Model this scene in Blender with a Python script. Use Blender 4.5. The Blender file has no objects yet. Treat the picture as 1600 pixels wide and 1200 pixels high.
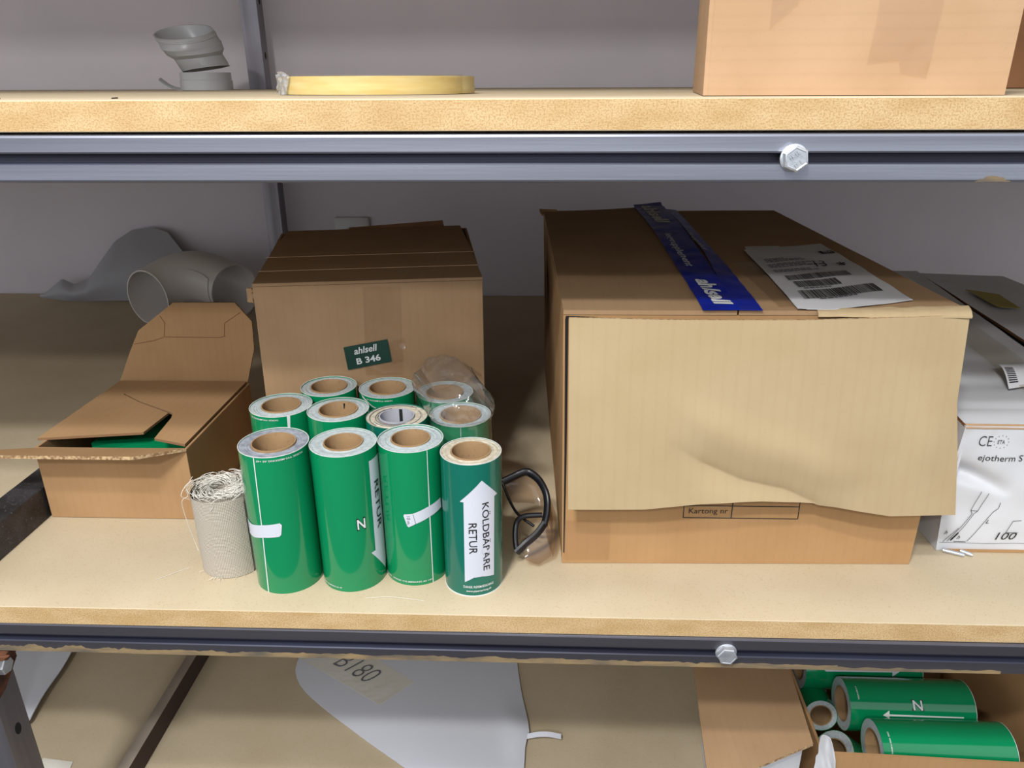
import bpy, bmesh, math, random
from mathutils import Vector, Matrix, noise
random.seed(7)
S = bpy.context.scene
COL = S.collection

# ------------------------------------------------------------------ camera, world, lamps, exposure
cam = bpy.data.cameras.new('camera'); co = bpy.data.objects.new('camera', cam); COL.objects.link(co)
_r = Vector((0.99940216, 0.03428983, -0.00441911)); _u = Vector((-0.00863766, 0.3714029, 0.92843162)); _f = Vector((-0.03347703, 0.9278384, -0.37147705))
co.matrix_world = Matrix(((_r.x, _u.x, -_f.x, 0), (_r.y, _u.y, -_f.y, -0.68305), (_r.z, _u.z, -_f.z, 0.55181), (0, 0, 0, 1)))
cam.sensor_width = 36.0; cam.lens = 1177.52 / 1600 * 36.0; cam.clip_start = 0.02
S.camera = co
S.view_settings.view_transform = 'Standard'; S.view_settings.look = 'None'
S.view_settings.gamma = 1.0; S.view_settings.use_curve_mapping = False
S.view_settings.exposure = 0.5
w = bpy.data.worlds.new('hall'); S.world = w; w.use_nodes = True
w.node_tree.nodes['Background'].inputs['Color'].default_value = (0.90, 0.93, 1.0, 1)
w.node_tree.nodes['Background'].inputs['Strength'].default_value = 0.80

def lamp(name, x, y, z, power, sx, sy, target):
    l = bpy.data.lights.new(name, 'AREA'); l.shape = 'RECTANGLE'; l.size = sx; l.size_y = sy
    l.energy = power; l.color = (1.0, 0.985, 0.965)
    o = bpy.data.objects.new(name, l); COL.objects.link(o); o.location = (x, y, z)
    o.rotation_euler = (Vector(target) - Vector((x, y, z))).to_track_quat('-Z', 'Y').to_euler()
# three rows of ceiling lamps in front of the shelving, to the left of the viewer
TZ = 0.47; HL = 1.55
lamp('ceiling_lamp', -0.75, -HL / 0.562, TZ + HL, 23, 0.30, 0.12, (0, 0.2, 0.2))
lamp('ceiling_lamp', -0.62, -HL / 0.98, TZ + HL, 29, 0.30, 0.10, (0, 0.2, 0.2))
lamp('ceiling_lamp', -0.40, -HL / 1.44, TZ + HL, 17.5, 0.30, 0.08, (0, 0.2, 0.2))

lamp('ceiling_lamp', -0.20, -HL / 19, TZ + HL, 9, 0.30, 0.06, (0, 0.02, 0.0))

# ------------------------------------------------------------------ materials
ALB = 0.72
def lin(c):
    return tuple(ALB * ((v / 255) / 12.92 if v / 255 <= 0.04045 else ((v / 255 + 0.055) / 1.055) ** 2.4) for v in c) + (1.0,)

def mat(name, c1, c2=None, scale=20, rough=0.6, metal=0.0, bump=0.0, bscale=None, stretch=(1, 1, 1), spec=0.5,
        speck=None, wave=None, detail=6, coat=0.0, rvar=0.0, lo=0.35, hi=0.65, stain=None):
    """Procedural material: two colours mixed by noise, optional speckles, ribs (wave) and stains."""
    m = bpy.data.materials.new(name); m.use_nodes = True; nt = m.node_tree; N = nt.nodes; L = nt.links
    b = N['Principled BSDF']
    b.inputs['Roughness'].default_value = rough; b.inputs['Metallic'].default_value = metal
    b.inputs['Specular IOR Level'].default_value = spec; b.inputs['Coat Weight'].default_value = coat
    tc = N.new('ShaderNodeTexCoord'); mp = N.new('ShaderNodeMapping'); mp.inputs['Scale'].default_value = stretch
    L.new(tc.outputs['Object'], mp.inputs['Vector'])
    n = N.new('ShaderNodeTexNoise'); n.inputs['Scale'].default_value = scale; n.inputs['Detail'].default_value = detail
    L.new(mp.outputs[0], n.inputs['Vector'])
    r = N.new('ShaderNodeMapRange'); r.inputs['From Min'].default_value = lo; r.inputs['From Max'].default_value = hi
    L.new(n.outputs['Fac'], r.inputs['Value'])
    mx = N.new('ShaderNodeMix'); mx.data_type = 'RGBA'
    mx.inputs[6].default_value = lin(c1); mx.inputs[7].default_value = lin(c2 or c1)
    L.new(r.outputs[0], mx.inputs[0]); colr = mx.outputs[2]
    def layer(col_in, fac, c):
        k = N.new('ShaderNodeMix'); k.data_type = 'RGBA'; k.inputs[7].default_value = lin(c)
        L.new(col_in, k.inputs[6]); L.new(fac, k.inputs[0]); return k.outputs[2]
    if speck:
        c, sc, th, amt = speck
        v = N.new('ShaderNodeTexNoise'); v.inputs['Scale'].default_value = sc; v.inputs['Detail'].default_value = 2
        L.new(tc.outputs['Object'], v.inputs['Vector'])
        q = N.new('ShaderNodeMapRange'); q.inputs['From Min'].default_value = th; q.inputs['From Max'].default_value = th + 0.1
        q.inputs['To Max'].default_value = amt
        L.new(v.outputs['Fac'], q.inputs['Value']); colr = layer(colr, q.outputs[0], c)
    if stain:
        c, sc, th, st, amt = stain
        m2 = N.new('ShaderNodeMapping'); m2.inputs['Scale'].default_value = st; L.new(tc.outputs['Object'], m2.inputs['Vector'])
        v = N.new('ShaderNodeTexNoise'); v.inputs['Scale'].default_value = sc; v.inputs['Detail'].default_value = 8
        L.new(m2.outputs[0], v.inputs['Vector'])
        q = N.new('ShaderNodeMapRange'); q.inputs['From Min'].default_value = th; q.inputs['From Max'].default_value = th + 0.08
        q.inputs['To Max'].default_value = amt
        L.new(v.outputs['Fac'], q.inputs['Value']); colr = layer(colr, q.outputs[0], c)
    hgt = None
    if wave:
        axis, sc, amt, c = wave
        wv = N.new('ShaderNodeTexWave'); wv.bands_direction = axis; wv.inputs['Scale'].default_value = sc
        wv.inputs['Distortion'].default_value = 0.6; wv.inputs['Detail'].default_value = 1
        L.new(tc.outputs['Object'], wv.inputs['Vector'])
        q = N.new('ShaderNodeMath'); q.operation = 'POWER'; q.inputs[1].default_value = 6; L.new(wv.outputs['Fac'], q.inputs[0])
        q2 = N.new('ShaderNodeMath'); q2.operation = 'MULTIPLY'; q2.inputs[1].default_value = amt; L.new(q.outputs[0], q2.inputs[0])
        colr = layer(colr, q2.outputs[0], c)
        hgt = wv.outputs['Fac']
    L.new(colr, b.inputs['Base Color'])
    if rvar:
        rr = N.new('ShaderNodeMapRange'); rr.inputs['To Min'].default_value = rough - rvar; rr.inputs['To Max'].default_value = rough + rvar
        L.new(r.outputs[0], rr.inputs['Value']); L.new(rr.outputs[0], b.inputs['Roughness'])
    if bump:
        bn = N.new('ShaderNodeTexNoise'); bn.inputs['Scale'].default_value = bscale or scale * 6; bn.inputs['Detail'].default_value = 4
        L.new(mp.outputs[0], bn.inputs['Vector'])
        bp = N.new('ShaderNodeBump'); bp.inputs['Strength'].default_value = bump; bp.inputs['Distance'].default_value = 0.001
        L.new(bn.outputs['Fac'], bp.inputs['Height']); L.new(bp.outputs[0], b.inputs['Normal'])
    return m

def clear_plastic(name, tint=(240, 242, 245), gloss=0.05, lo=0.06, hi=0.7, body=0.0, power=4.0):
    """Thin transparent film: transparent, more reflective at grazing angles (Fresnel)."""
    m = bpy.data.materials.new(name); m.use_nodes = True; nt = m.node_tree; N = nt.nodes; L = nt.links
    N.remove(N['Principled BSDF']); out = N['Material Output']
    tr = N.new('ShaderNodeBsdfTransparent'); tr.inputs[0].default_value = tuple(min(1, v / ALB) for v in lin(tint)[:3]) + (1,)
    gl = N.new('ShaderNodeBsdfGlossy'); gl.inputs['Roughness'].default_value = gloss
    df = N.new('ShaderNodeBsdfDiffuse'); df.inputs[0].default_value = lin((225, 228, 232))
    lw = N.new('ShaderNodeLayerWeight'); lw.inputs[0].default_value = 0.5
    pw = N.new('ShaderNodeMath'); pw.operation = 'POWER'; pw.inputs[1].default_value = power; L.new(lw.outputs['Facing'], pw.inputs[0])
    q = N.new('ShaderNodeMapRange'); q.inputs['To Min'].default_value = lo; q.inputs['To Max'].default_value = hi
    L.new(pw.outputs[0], q.inputs['Value'])
    m0 = N.new('ShaderNodeMixShader'); m0.inputs[0].default_value = body; L.new(tr.outputs[0], m0.inputs[1]); L.new(df.outputs[0], m0.inputs[2])
    m1 = N.new('ShaderNodeMixShader'); L.new(q.outputs[0], m1.inputs[0]); L.new(m0.outputs[0], m1.inputs[1]); L.new(gl.outputs[0], m1.inputs[2])
    L.new(m1.outputs[0], out.inputs['Surface'])
    return m

M = {}
M['wall'] = mat('painted_wall', (240, 233, 239), (232, 226, 232), 3, 0.8, bump=0.15, bscale=120)
M['floor'] = mat('concrete', (84, 82, 80), (70, 68, 66), 4, 0.6)
M['board'] = mat('fibreboard_face', (214, 197, 166), (206, 188, 156), 9, 0.75, speck=((170, 142, 106), 520, 0.60, 0.35), bump=0.1, bscale=300)
M['edge'] = mat('fibreboard_edge', (224, 194, 144), (208, 174, 120), 34, 0.8, stretch=(0.6, 1, 1.4), speck=((176, 132, 78), 640, 0.48, 0.5), bump=0.3, bscale=500)
M['steel'] = mat('rolled_steel', (200, 204, 218), (152, 154, 166), 7, 0.36, metal=0.9, stretch=(0.12, 4, 4), bump=0.08, bscale=90, rvar=0.08)
M['groove'] = mat('groove_shade_colour', (58, 62, 82), (44, 46, 60), 20, 0.5, metal=0.3, stretch=(0.12, 4, 4))  # dark colour paints the shade inside the rail slot
M['steel_darker'] = mat('rolled_steel_darker', (142, 140, 148), (112, 110, 118), 7, 0.38, metal=0.85, stretch=(0.12, 4, 4), bump=0.08, bscale=90, rvar=0.08)  # darker, slightly less metallic copy of the rail steel
M['rust'] = mat('rust_and_dried_paint', (158, 134, 94), (104, 94, 80), 60, 0.8, stretch=(0.3, 1, 1), bump=0.4, bscale=200)
M['steel_up'] = mat('rolled_steel_upright', (164, 162, 169), (130, 126, 133), 7, 0.4, metal=0.8, stretch=(4, 4, 0.15), bump=0.08, rvar=0.08)
M['steel_dark'] = mat('dull_dark_steel', (84, 82, 86), (54, 50, 50), 30, 0.55, metal=0.5, bump=0.3, bscale=160, speck=((150, 150, 155), 300, 0.62, 0.5))
M['bar_brown'] = mat('brown_steel_bar', (78, 58, 48), (66, 48, 40), 14, 0.7, stretch=(1, 0.2, 1))  # bar sides painted darker, standing for shade away from the lamps
M['zinc'] = mat('zinc_plate', (244, 248, 252), (222, 228, 236), 90, 0.34, metal=0.75, bump=0.2, bscale=400)
M['rustplate'] = mat('rusted_plate', (122, 74, 44), (66, 40, 28), 70, 0.85, metal=0.2, bump=0.4, bscale=250)
def card(name, a, b, axis='X', amt=0.045, ribs=26, dark=(120, 88, 56)):
    return mat(name, a, b, 12, 0.85, speck=((132, 100, 68), 520, 0.66, 0.18), wave=(axis, ribs, amt, dark), bump=0.10, bscale=200, spec=0.2)
M['card'] = card('cardboard', (188, 154, 117), (180, 146, 109))
M['card_tan'] = card('cardboard_tan', (194, 153, 106), (186, 145, 99))
M['card_flap'] = card('cardboard_pale_inside', (197, 175, 137), (191, 168, 129), amt=0.07, ribs=22, dark=(164, 136, 96))
M['card_pink'] = card('cardboard_pinkish', (200, 165, 130), (192, 157, 121), axis='Z', amt=0.05)
M['card_open'] = card('cardboard_open_box', (188, 150, 108), (180, 142, 100), amt=0.05)
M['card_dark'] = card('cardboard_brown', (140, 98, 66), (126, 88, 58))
M['fluting'] = mat('cardboard_cut_edge', (208, 178, 134), (140, 106, 72), 260, 0.9, detail=1)
M['crease_light'] = mat('card_crease_light', (214, 180, 142), None, 20, 0.9)
M['crease'] = mat('card_crease', (150, 112, 76), None, 20, 0.9)
M['carton_white'] = mat('white_carton', (226, 228, 232), (214, 216, 220), 5, 0.5, bump=0.7, bscale=12, stain=((190, 180, 160), 14, 0.66, (1, 1, 1), 0.35))
M['paper'] = mat('white_paper', (232, 232, 234), (224, 224, 226), 8, 0.7)
M['label_white'] = mat('white_vinyl_label', (226, 230, 240), (218, 223, 236), 12, 0.35)
M['ink'] = mat('black_ink', (24, 24, 26), None, 5, 0.6)
M['ink_grey'] = mat('grey_print', (120, 120, 126), None, 5, 0.6)
M['white_ink'] = mat('white_print', (238, 242, 240), None, 5, 0.5)
M['green'] = mat('green_vinyl', (12, 146, 92), (8, 140, 86), 4, 0.13, coat=0.3, bump=0.02, bscale=14)
M['teal'] = mat('dark_green_vinyl', (18, 116, 98), (14, 110, 92), 4, 0.2, coat=0.2, bump=0.02, bscale=14)
M['layers'] = mat('wound_film_end', (206, 216, 218), (182, 196, 198), 260, 0.4, detail=2)
M['layers_grey'] = mat('wound_film_end_grey', (178, 184, 194), (142, 148, 160), 120, 0.35, detail=2)
M['layers_cream'] = mat('wound_film_end_cream', (224, 216, 196), (198, 188, 166), 220, 0.5, detail=2)
M['core'] = mat('cardboard_core', (182, 148, 106), (168, 134, 94), 30, 0.85, speck=((120, 92, 60), 300, 0.62, 0.4))
M['core_grey'] = mat('grey_core', (196, 198, 206), (180, 182, 192), 20, 0.6)
M['sticker'] = mat('dark_green_sticker', (6, 66, 50), (4, 60, 46), 10, 0.4)
M['blue'] = mat('blue_packing_tape', (22, 46, 176), (14, 36, 150), 30, 0.3, spec=0.25, bump=0.5, bscale=42)
M['tape'] = clear_plastic('clear_packing_tape', (251, 247, 240), 0.2, 0.05, 0.6, 0.02)
M['film'] = clear_plastic('clear_bag_film', (250, 251, 252), 0.12, 0.05, 0.95, 0.05, 2.2)
M['film_white'] = clear_plastic('creased_film', (250, 251, 252), 0.15, 0.08, 0.95, 0.5, 2.2)
M['lens'] = clear_plastic('polycarbonate_lens', (236, 226, 214), 0.08, 0.03, 0.6, 0.04)
M['black'] = mat('black_plastic', (16, 16, 22), (22, 22, 30), 60, 0.4, bump=0.1, bscale=300)
M['pvc_grey'] = mat('grey_pvc', (192, 194, 196), (182, 184, 187), 6, 0.32)
M['pvc_white'] = mat('white_pvc_sheet', (234, 237, 245), (229, 232, 241), 4, 0.35)
M['pvc_cream'] = mat('off_white_pvc', (232, 226, 219), (224, 218, 211), 4, 0.4)
M['pvc_mid'] = mat('grey_white_pvc_sheet', (176, 176, 180), (166, 166, 170), 4, 0.45)
M['masking'] = mat('masking_tape', (240, 237, 226), (232, 228, 214), 30, 0.75, bump=0.2, bscale=120)
M['hessian'] = mat('hessian_weave', (206, 198, 184), (176, 166, 150), 40, 0.9)
M['thread'] = mat('loose_thread', (250, 246, 236), (234, 228, 214), 40, 0.9)
M['banding'] = mat('yellow_edge_banding', (238, 222, 156), (230, 206, 128), 24, 0.4, stretch=(1, 1, 8), stain=((236, 222, 170), 10, 0.55, (1, 1, 0.3), 0.6))
M['socket'] = mat('white_socket_plastic', (216, 214, 212), None, 5, 0.35)
M['dirt'] = mat('dark_chip', (50, 42, 36), (30, 26, 22), 50, 0.9)
M['dark'] = mat('black_slot', (14, 12, 12), None, 5, 0.9)
M['yellow_label'] = mat('yellow_label', (176, 160, 60), (160, 146, 60), 20, 0.6)

def hessian_nodes():
    m = M['hessian']; nt = m.node_tree; N = nt.nodes; L = nt.links; b = N['Principled BSDF']
    tc = N.new('ShaderNodeUVMap')
    a = N.new('ShaderNodeTexWave'); a.bands_direction = 'X'; a.inputs['Scale'].default_value = 8
    c = N.new('ShaderNodeTexWave'); c.bands_direction = 'Y'; c.inputs['Scale'].default_value = 8
    L.new(tc.outputs[0], a.inputs['Vector']); L.new(tc.outputs[0], c.inputs['Vector'])
    mu = N.new('ShaderNodeMath'); mu.operation = 'MULTIPLY'; L.new(a.outputs['Fac'], mu.inputs[0]); L.new(c.outputs['Fac'], mu.inputs[1])
    k = N.new('ShaderNodeMix'); k.data_type = 'RGBA'; k.inputs[6].default_value = lin((172, 160, 140)); k.inputs[7].default_value = lin((250, 246, 236))
    L.new(mu.outputs[0], k.inputs[0]); L.new(k.outputs[2], b.inputs['Base Color'])
    bp = N.new('ShaderNodeBump'); bp.inputs['Strength'].default_value = 0.5; bp.inputs['Distance'].default_value = 0.001
    L.new(mu.outputs[0], bp.inputs['Height']); L.new(bp.outputs[0], b.inputs['Normal'])
hessian_nodes()

# ------------------------------------------------------------------ mesh helpers (all in world coordinates, shifted to the parent)
class MB:
    def __init__(s): s.v = []; s.f = []; s.mi = []; s.uv = None
    def add(s, vs, fs, mi=0):
        o = len(s.v); s.v += [tuple(p) for p in vs]; s.f += [tuple(i + o for i in f) for f in fs]; s.mi += [mi] * len(fs); return s
    def box(s, x0, x1, y0, y1, z0, z1, mi=0, rot=0, piv=None):
        vs = [(x, y, z) for x in (x0, x1) for y in (y0, y1) for z in (z0, z1)]
        if rot:
            p = Vector(piv or ((x0 + x1) / 2, (y0 + y1) / 2, 0)); R = Matrix.Rotation(rot, 3, 'Z'); vs = [R @ (Vector(a) - p) + p for a in vs]
        return s.add(vs, [(0, 1, 3, 2), (4, 6, 7, 5), (0, 4, 5, 1), (2, 3, 7, 6), (0, 2, 6, 4), (1, 5, 7, 3)], mi)
    def sheet(s, P, nu, nv, th=0.0, mi=0, mi_edge=None):
        """P(u,v) -> point; thick sheet grown to the back of the surface."""
        g = [[Vector(P(i / nu, j / nv)) for j in range(nv + 1)] for i in range(nu + 1)]
        nrm = []
        for i in range(nu + 1):
            row = []
            for j in range(nv + 1):
                du = g[min(i + 1, nu)][j] - g[max(i - 1, 0)][j]; dv = g[i][min(j + 1, nv)] - g[i][max(j - 1, 0)]
                n = du.cross(dv); row.append(n.normalized() if n.length > 1e-12 else Vector((0, 0, 1)))
            nrm.append(row)
        W = nv + 1
        top = [g[i][j] for i in range(nu + 1) for j in range(W)]
        fs = [(i * W + j, (i + 1) * W + j, (i + 1) * W + j + 1, i * W + j + 1) for i in range(nu) for j in range(nv)]
        if th == 0: return s.add(top, fs, mi)
        bot = [g[i][j] - nrm[i][j] * th for i in range(nu + 1) for j in range(W)]; o = len(top)
        ring = [i * W for i in range(nu + 1)] + [nu * W + j for j in range(1, W)] + [i * W + nv for i in range(nu - 1, -1, -1)] + [j for j in range(nv - 1, 0, -1)]
        s.add(top + bot, fs + [tuple(k + o for k in reversed(f)) for f in fs], mi)
        base = len(s.v) - 2 * o
        ed = [(base + ring[k - 1], base + ring[k - 1] + o, base + ring[k] + o, base + ring[k]) for k in range(len(ring))]
        s.f += [tuple(reversed(e)) for e in ed]; s.mi += [mi if mi_edge is None else mi_edge] * len(ed)
        return s
    def poly(s, pts, th, mi=0, mi_edge=None, n=None):
        pts = [Vector(p) for p in pts]
        if n is None:
            n = Vector((0, 0, 0))
            for i in range(len(pts)):
                a, b = pts[i - 1], pts[i]; n += a.cross(b)
            n.normalize()
        k = len(pts); b = [p - n * th for p in pts]
        s.add(pts + b, [tuple(range(k)), tuple(range(2 * k - 1, k - 1, -1))], mi)
        base = len(s.v) - 2 * k
        s.f += [(base + i - 1, base + i - 1 + k, base + i + k, base + i) for i in range(1, k)] + [(base + k - 1, base + 2 * k - 1, base + k, base)]
        s.mi += [mi if mi_edge is None else mi_edge] * k
        return s
    def lathe(s, prof, seg=48, c=(0, 0, 0), a0=0, mi=0, closed=True, M3=None):
        o = len(s.v); n = len(prof); c = Vector(c)
        for k in range(seg):
            a = a0 + 2 * math.pi * k / seg
            for (r, z) in prof:
                p = Vector((r * math.cos(a), r * math.sin(a), z))
                if M3: p = M3 @ p
                s.v.append(tuple(p + c))
        m = n if closed else n - 1
        for k in range(seg):
            for i in range(m):
                a, b = o + k * n + i, o + k * n + (i + 1) % n; k2 = ((k + 1) % seg) * n
                s.f.append((a, o + k2 + i, o + k2 + (i + 1) % n, b)); s.mi.append(mi)
        return s
    def tube(s, pts, rad, seg=8, mi=0, flat=None, cap=True):
        pts = [Vector(p) for p in pts]; o = len(s.v); up = Vector((0, 0, 1)); prev = None
        for i, p in enumerate(pts):
            t = (pts[min(i + 1, len(pts) - 1)] - pts[max(i - 1, 0)]).normalized()
            if prev is None: prev = t.cross(up) if abs(t.dot(up)) < 0.95 else t.cross(Vector((1, 0, 0)))
            a = (prev - t * prev.dot(t)).normalized(); b = t.cross(a); prev = a
            r = rad[i] if isinstance(rad, (list, tuple)) else rad
            ra, rb = (r, r) if flat is None else (r * flat[0], r * flat[1])
            for k in range(seg):
                th = 2 * math.pi * k / seg; s.v.append(tuple(p + a * (ra * math.cos(th)) + b * (rb * math.sin(th))))
        for i in range(len(pts) - 1):
            for k in range(seg):
                s.f.append((o + i * seg + k, o + i * seg + (k + 1) % seg, o + (i + 1) * seg + (k + 1) % seg, o + (i + 1) * seg + k)); s.mi.append(mi)
        if cap:
            s.f.append(tuple(o + k for k in reversed(range(seg)))); e = o + (len(pts) - 1) * seg; s.f.append(tuple(e + k for k in range(seg))); s.mi += [mi, mi]
        return s

def props(o, label=None, cat=None, group=None, kind=None):
    if label: o['label'] = label
    if cat: o['category'] = cat
    if group: o['group'] = group
    if kind: o['kind'] = kind
    return o
def thing(name, label, cat, loc=(0, 0, 0), group=None):
    o = bpy.data.objects.new(name, None); COL.objects.link(o); o.location = loc; o.empty_display_size = 0.02
    return props(o, label, cat, group)
def wloc(o):
    p = Vector((0, 0, 0))
    while o is not None: p += Vector(o.location); o = o.parent
    return p
def part(name, mb, mats, parent=None, smooth=None, label=None, kind=None, bevel=0, loc=None):
    me = bpy.data.meshes.new(name)
    base = wloc(parent) if parent else Vector((0, 0, 0))
    if loc is not None: base = Vector(loc)
    me.from_pydata([tuple(Vector(v) - base) for v in mb.v], [], mb.f)
    me.polygons.foreach_set('material_index', mb.mi)
    bm = bmesh.new(); bm.from_mesh(me)
    bmesh.ops.recalc_face_normals(bm, faces=bm.faces)
    if bevel: bmesh.ops.bevel(bm, geom=[e for e in bm.edges if e.is_manifold and e.calc_face_angle(0) > 0.6], offset=bevel, segments=2, affect='EDGES', profile=0.5)
    bm.to_mesh(me); bm.free()
    for m in (mats if isinstance(mats, (list, tuple)) else [mats]): me.materials.append(m)
    if smooth is not None:
        me.polygons.foreach_set('use_smooth', [True] * len(me.polygons)); me.set_sharp_from_angle(angle=math.radians(smooth))
    o = bpy.data.objects.new(name, me); COL.objects.link(o)
    if parent: o.parent = parent
    elif loc is not None: o.location = loc
    return props(o, label, None, None, kind)

def text_mesh(s, bold=0.0, shear=0.0, spacing=1.0):
    cu = bpy.data.curves.new('lettering', 'FONT'); cu.body = s; cu.offset = bold; cu.shear = shear; cu.space_character = spacing
    cu.resolution_u = 3
    o = bpy.data.objects.new('lettering', cu); COL.objects.link(o)
    dg = bpy.context.evaluated_depsgraph_get(); dg.update()
    me = o.evaluated_get(dg).to_mesh(); vs = [(v.co.x, v.co.y) for v in me.vertices]; fs = [tuple(p.vertices) for p in me.polygons]
    o.evaluated_get(dg).to_mesh_clear(); bpy.data.objects.remove(o); bpy.data.curves.remove(cu)
    x0 = min(v[0] for v in vs); x1 = max(v[0] for v in vs); y0 = min(v[1] for v in vs); y1 = max(v[1] for v in vs)
    return [(v[0] - x0, v[1] - y0) for v in vs], fs, x1 - x0, y1 - y0
def lettering(s, parent, origin, ux, uy, width, height, m, name='lettering', bold=0.0, shear=0.0, lift=0.0006, spacing=1.0):
    """Flat print: origin = lower left corner, ux/uy unit directions of reading and of letter height."""
    vs, fs, tw, th = text_mesh(s, bold, shear, spacing); ux = Vector(ux).normalized(); uy = Vector(uy).normalized(); n = ux.cross(uy).normalized() * lift
    mb = MB(); mb.add([Vector(origin) + ux * (x / tw * width) + uy * (y / th * height) + n for x, y in vs], fs)
    return part(name, mb, m, parent)
def smooth_path(pts, n=6):
    pts = [Vector(p) for p in pts]; out = []
    for i in range(len(pts) - 1):
        p0, p1, p2, p3 = pts[max(i - 1, 0)], pts[i], pts[i + 1], pts[min(i + 2, len(pts) - 1)]
        for k in range(n):
            t = k / n; out.append(0.5 * ((2 * p1) + (p2 - p0) * t + (2 * p0 - 5 * p1 + 4 * p2 - p3) * t * t + (3 * p1 - p0 - 3 * p2 + p3) * t ** 3))
    out.append(pts[-1]); return out
def along(pts, u):
    """piecewise linear lookup by arc length"""
    pts = [Vector(p) for p in pts]; L = [(pts[i + 1] - pts[i]).length for i in range(len(pts) - 1)]; t = u * sum(L)
    for i, l in enumerate(L):
        if t <= l or i == len(L) - 1: return pts[i].lerp(pts[i + 1], min(1, t / max(l, 1e-9)))
        t -= l
def nz(p, s): return noise.noise(Vector(p) * s)
def interp(x, xs, ys):
    for i in range(len(xs) - 1):
        if x <= xs[i + 1]: return ys[i] + (ys[i + 1] - ys[i]) * max(0, (x - xs[i])) / (xs[i + 1] - xs[i])
    return ys[-1]

# ------------------------------------------------------------------ the setting
G = 0.5392; ZB = -0.5; D = 1.3624
b = MB(); b.box(-8, 8, D, D + 0.1, -1.0, 3.2); part('wall_back', b, M['wall'], kind='structure')
b = MB(); b.box(-8, 8, -12.0, D, -1.05, -1.0); part('floor', b, M['floor'], kind='structure')

# ------------------------------------------------------------------ shelving
UX0, UX1, UY0, UY1 = -0.7123, -0.6700, 1.28, 1.322
def board(z_top, th, label, z_id):
    t = thing('shelf_board', label, 'shelf', (0, 0, z_top - th))
    b = MB(); x0, x1, yb = -2.2, 1.9, D - 0.006
    g = 0.004
    nt_ = [(-0.7005, 0.0), (-0.7005, 0.0455), (-0.6515, 0.0455), (-0.6515, 0.0)] if z_id == 2 else []
    pts = [(x0, 0.0)] + nt_ + [(x1, 0.0), (x1, yb), (UX1 + g, yb), (UX1 + g, UY0 - g), (UX0 - g, UY0 - g), (UX0 - g, yb), (x0, yb)]
    b.poly([(x, y, z_top) for x, y in pts], th)
    for i, f in enumerate(b.f):
        ys = [b.v[k][1] for k in f]
        if max(ys) < 1e-6: b.mi[i] = 1
    part('board', b, [M['board'], M['edge']], t, bevel=0.0008)
    return t
board(G, 0.0263, 'upper fibreboard shelf with a thick tan edge, carrying the yellow coil', 0)
board(0.0, 0.0239, 'middle fibreboard shelf on which the green rolls and big boxes stand', 1)
board(ZB, 0.022, 'bottom fibreboard shelf below, with white plastic sheets lying on it', 2)
board(1.17, 0.0263, 'topmost fibreboard shelf, above the upper edge of the photo', 3)

frame = thing('shelving_frame', 'bare grey steel shelving frame of grooved rails and perforated uprights bolted together', 'shelving', (0, 0, -1.0))
def rail_profile(z_top, h=0.041, d=0.041):
    zc = z_top - h / 2
    # front at y = 0, groove in the middle of the front face
    return [(0.0025, z_top), (0.0007, z_top - 0.0007), (0, z_top - 0.0025), (0, zc + 0.0060), (0.0008, zc + 0.0045), (0.0030, zc + 0.0034), (0.008, zc + 0.003),
            (0.008, zc - 0.003), (0.0030, zc - 0.0033), (0.0010, zc - 0.0038), (0, zc - 0.0050), (0, z_top - h + 0.0025), (0.0007, z_top - h + 0.0007), (0.0025, z_top - h),
            (d, z_top - h), (d, z_top)]
def rail(z_top, y0, y1, m, label=None):
    b = MB(); pr = rail_profile(z_top); n = len(pr); xs = (-2.2, 1.9)
    vs = [(x, y + yy, z) for x, yy in zip(xs, (y0, y1)) for y, z in pr]
    b.add(vs, [(i, (i + 1) % n, n + (i + 1) % n, n + i) for i in range(n)] + [tuple(range(n - 1, -1, -1)), tuple(range(n, 2 * n))])
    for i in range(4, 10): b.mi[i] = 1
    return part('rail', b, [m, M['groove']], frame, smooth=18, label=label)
zu = G - 0.0263 - 0.0022; zl = -0.0245
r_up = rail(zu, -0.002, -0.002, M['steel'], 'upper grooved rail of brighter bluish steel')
r_lo = rail(zl, 0.0066, -0.0076, M['steel_darker'], 'lower grooved rail with rusty dried paint along its bottom edge')
rail(1.141, -0.002, -0.002, M['steel']); rail(ZB - 0.0225, 0.0, 0.0, M['steel'])
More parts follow.
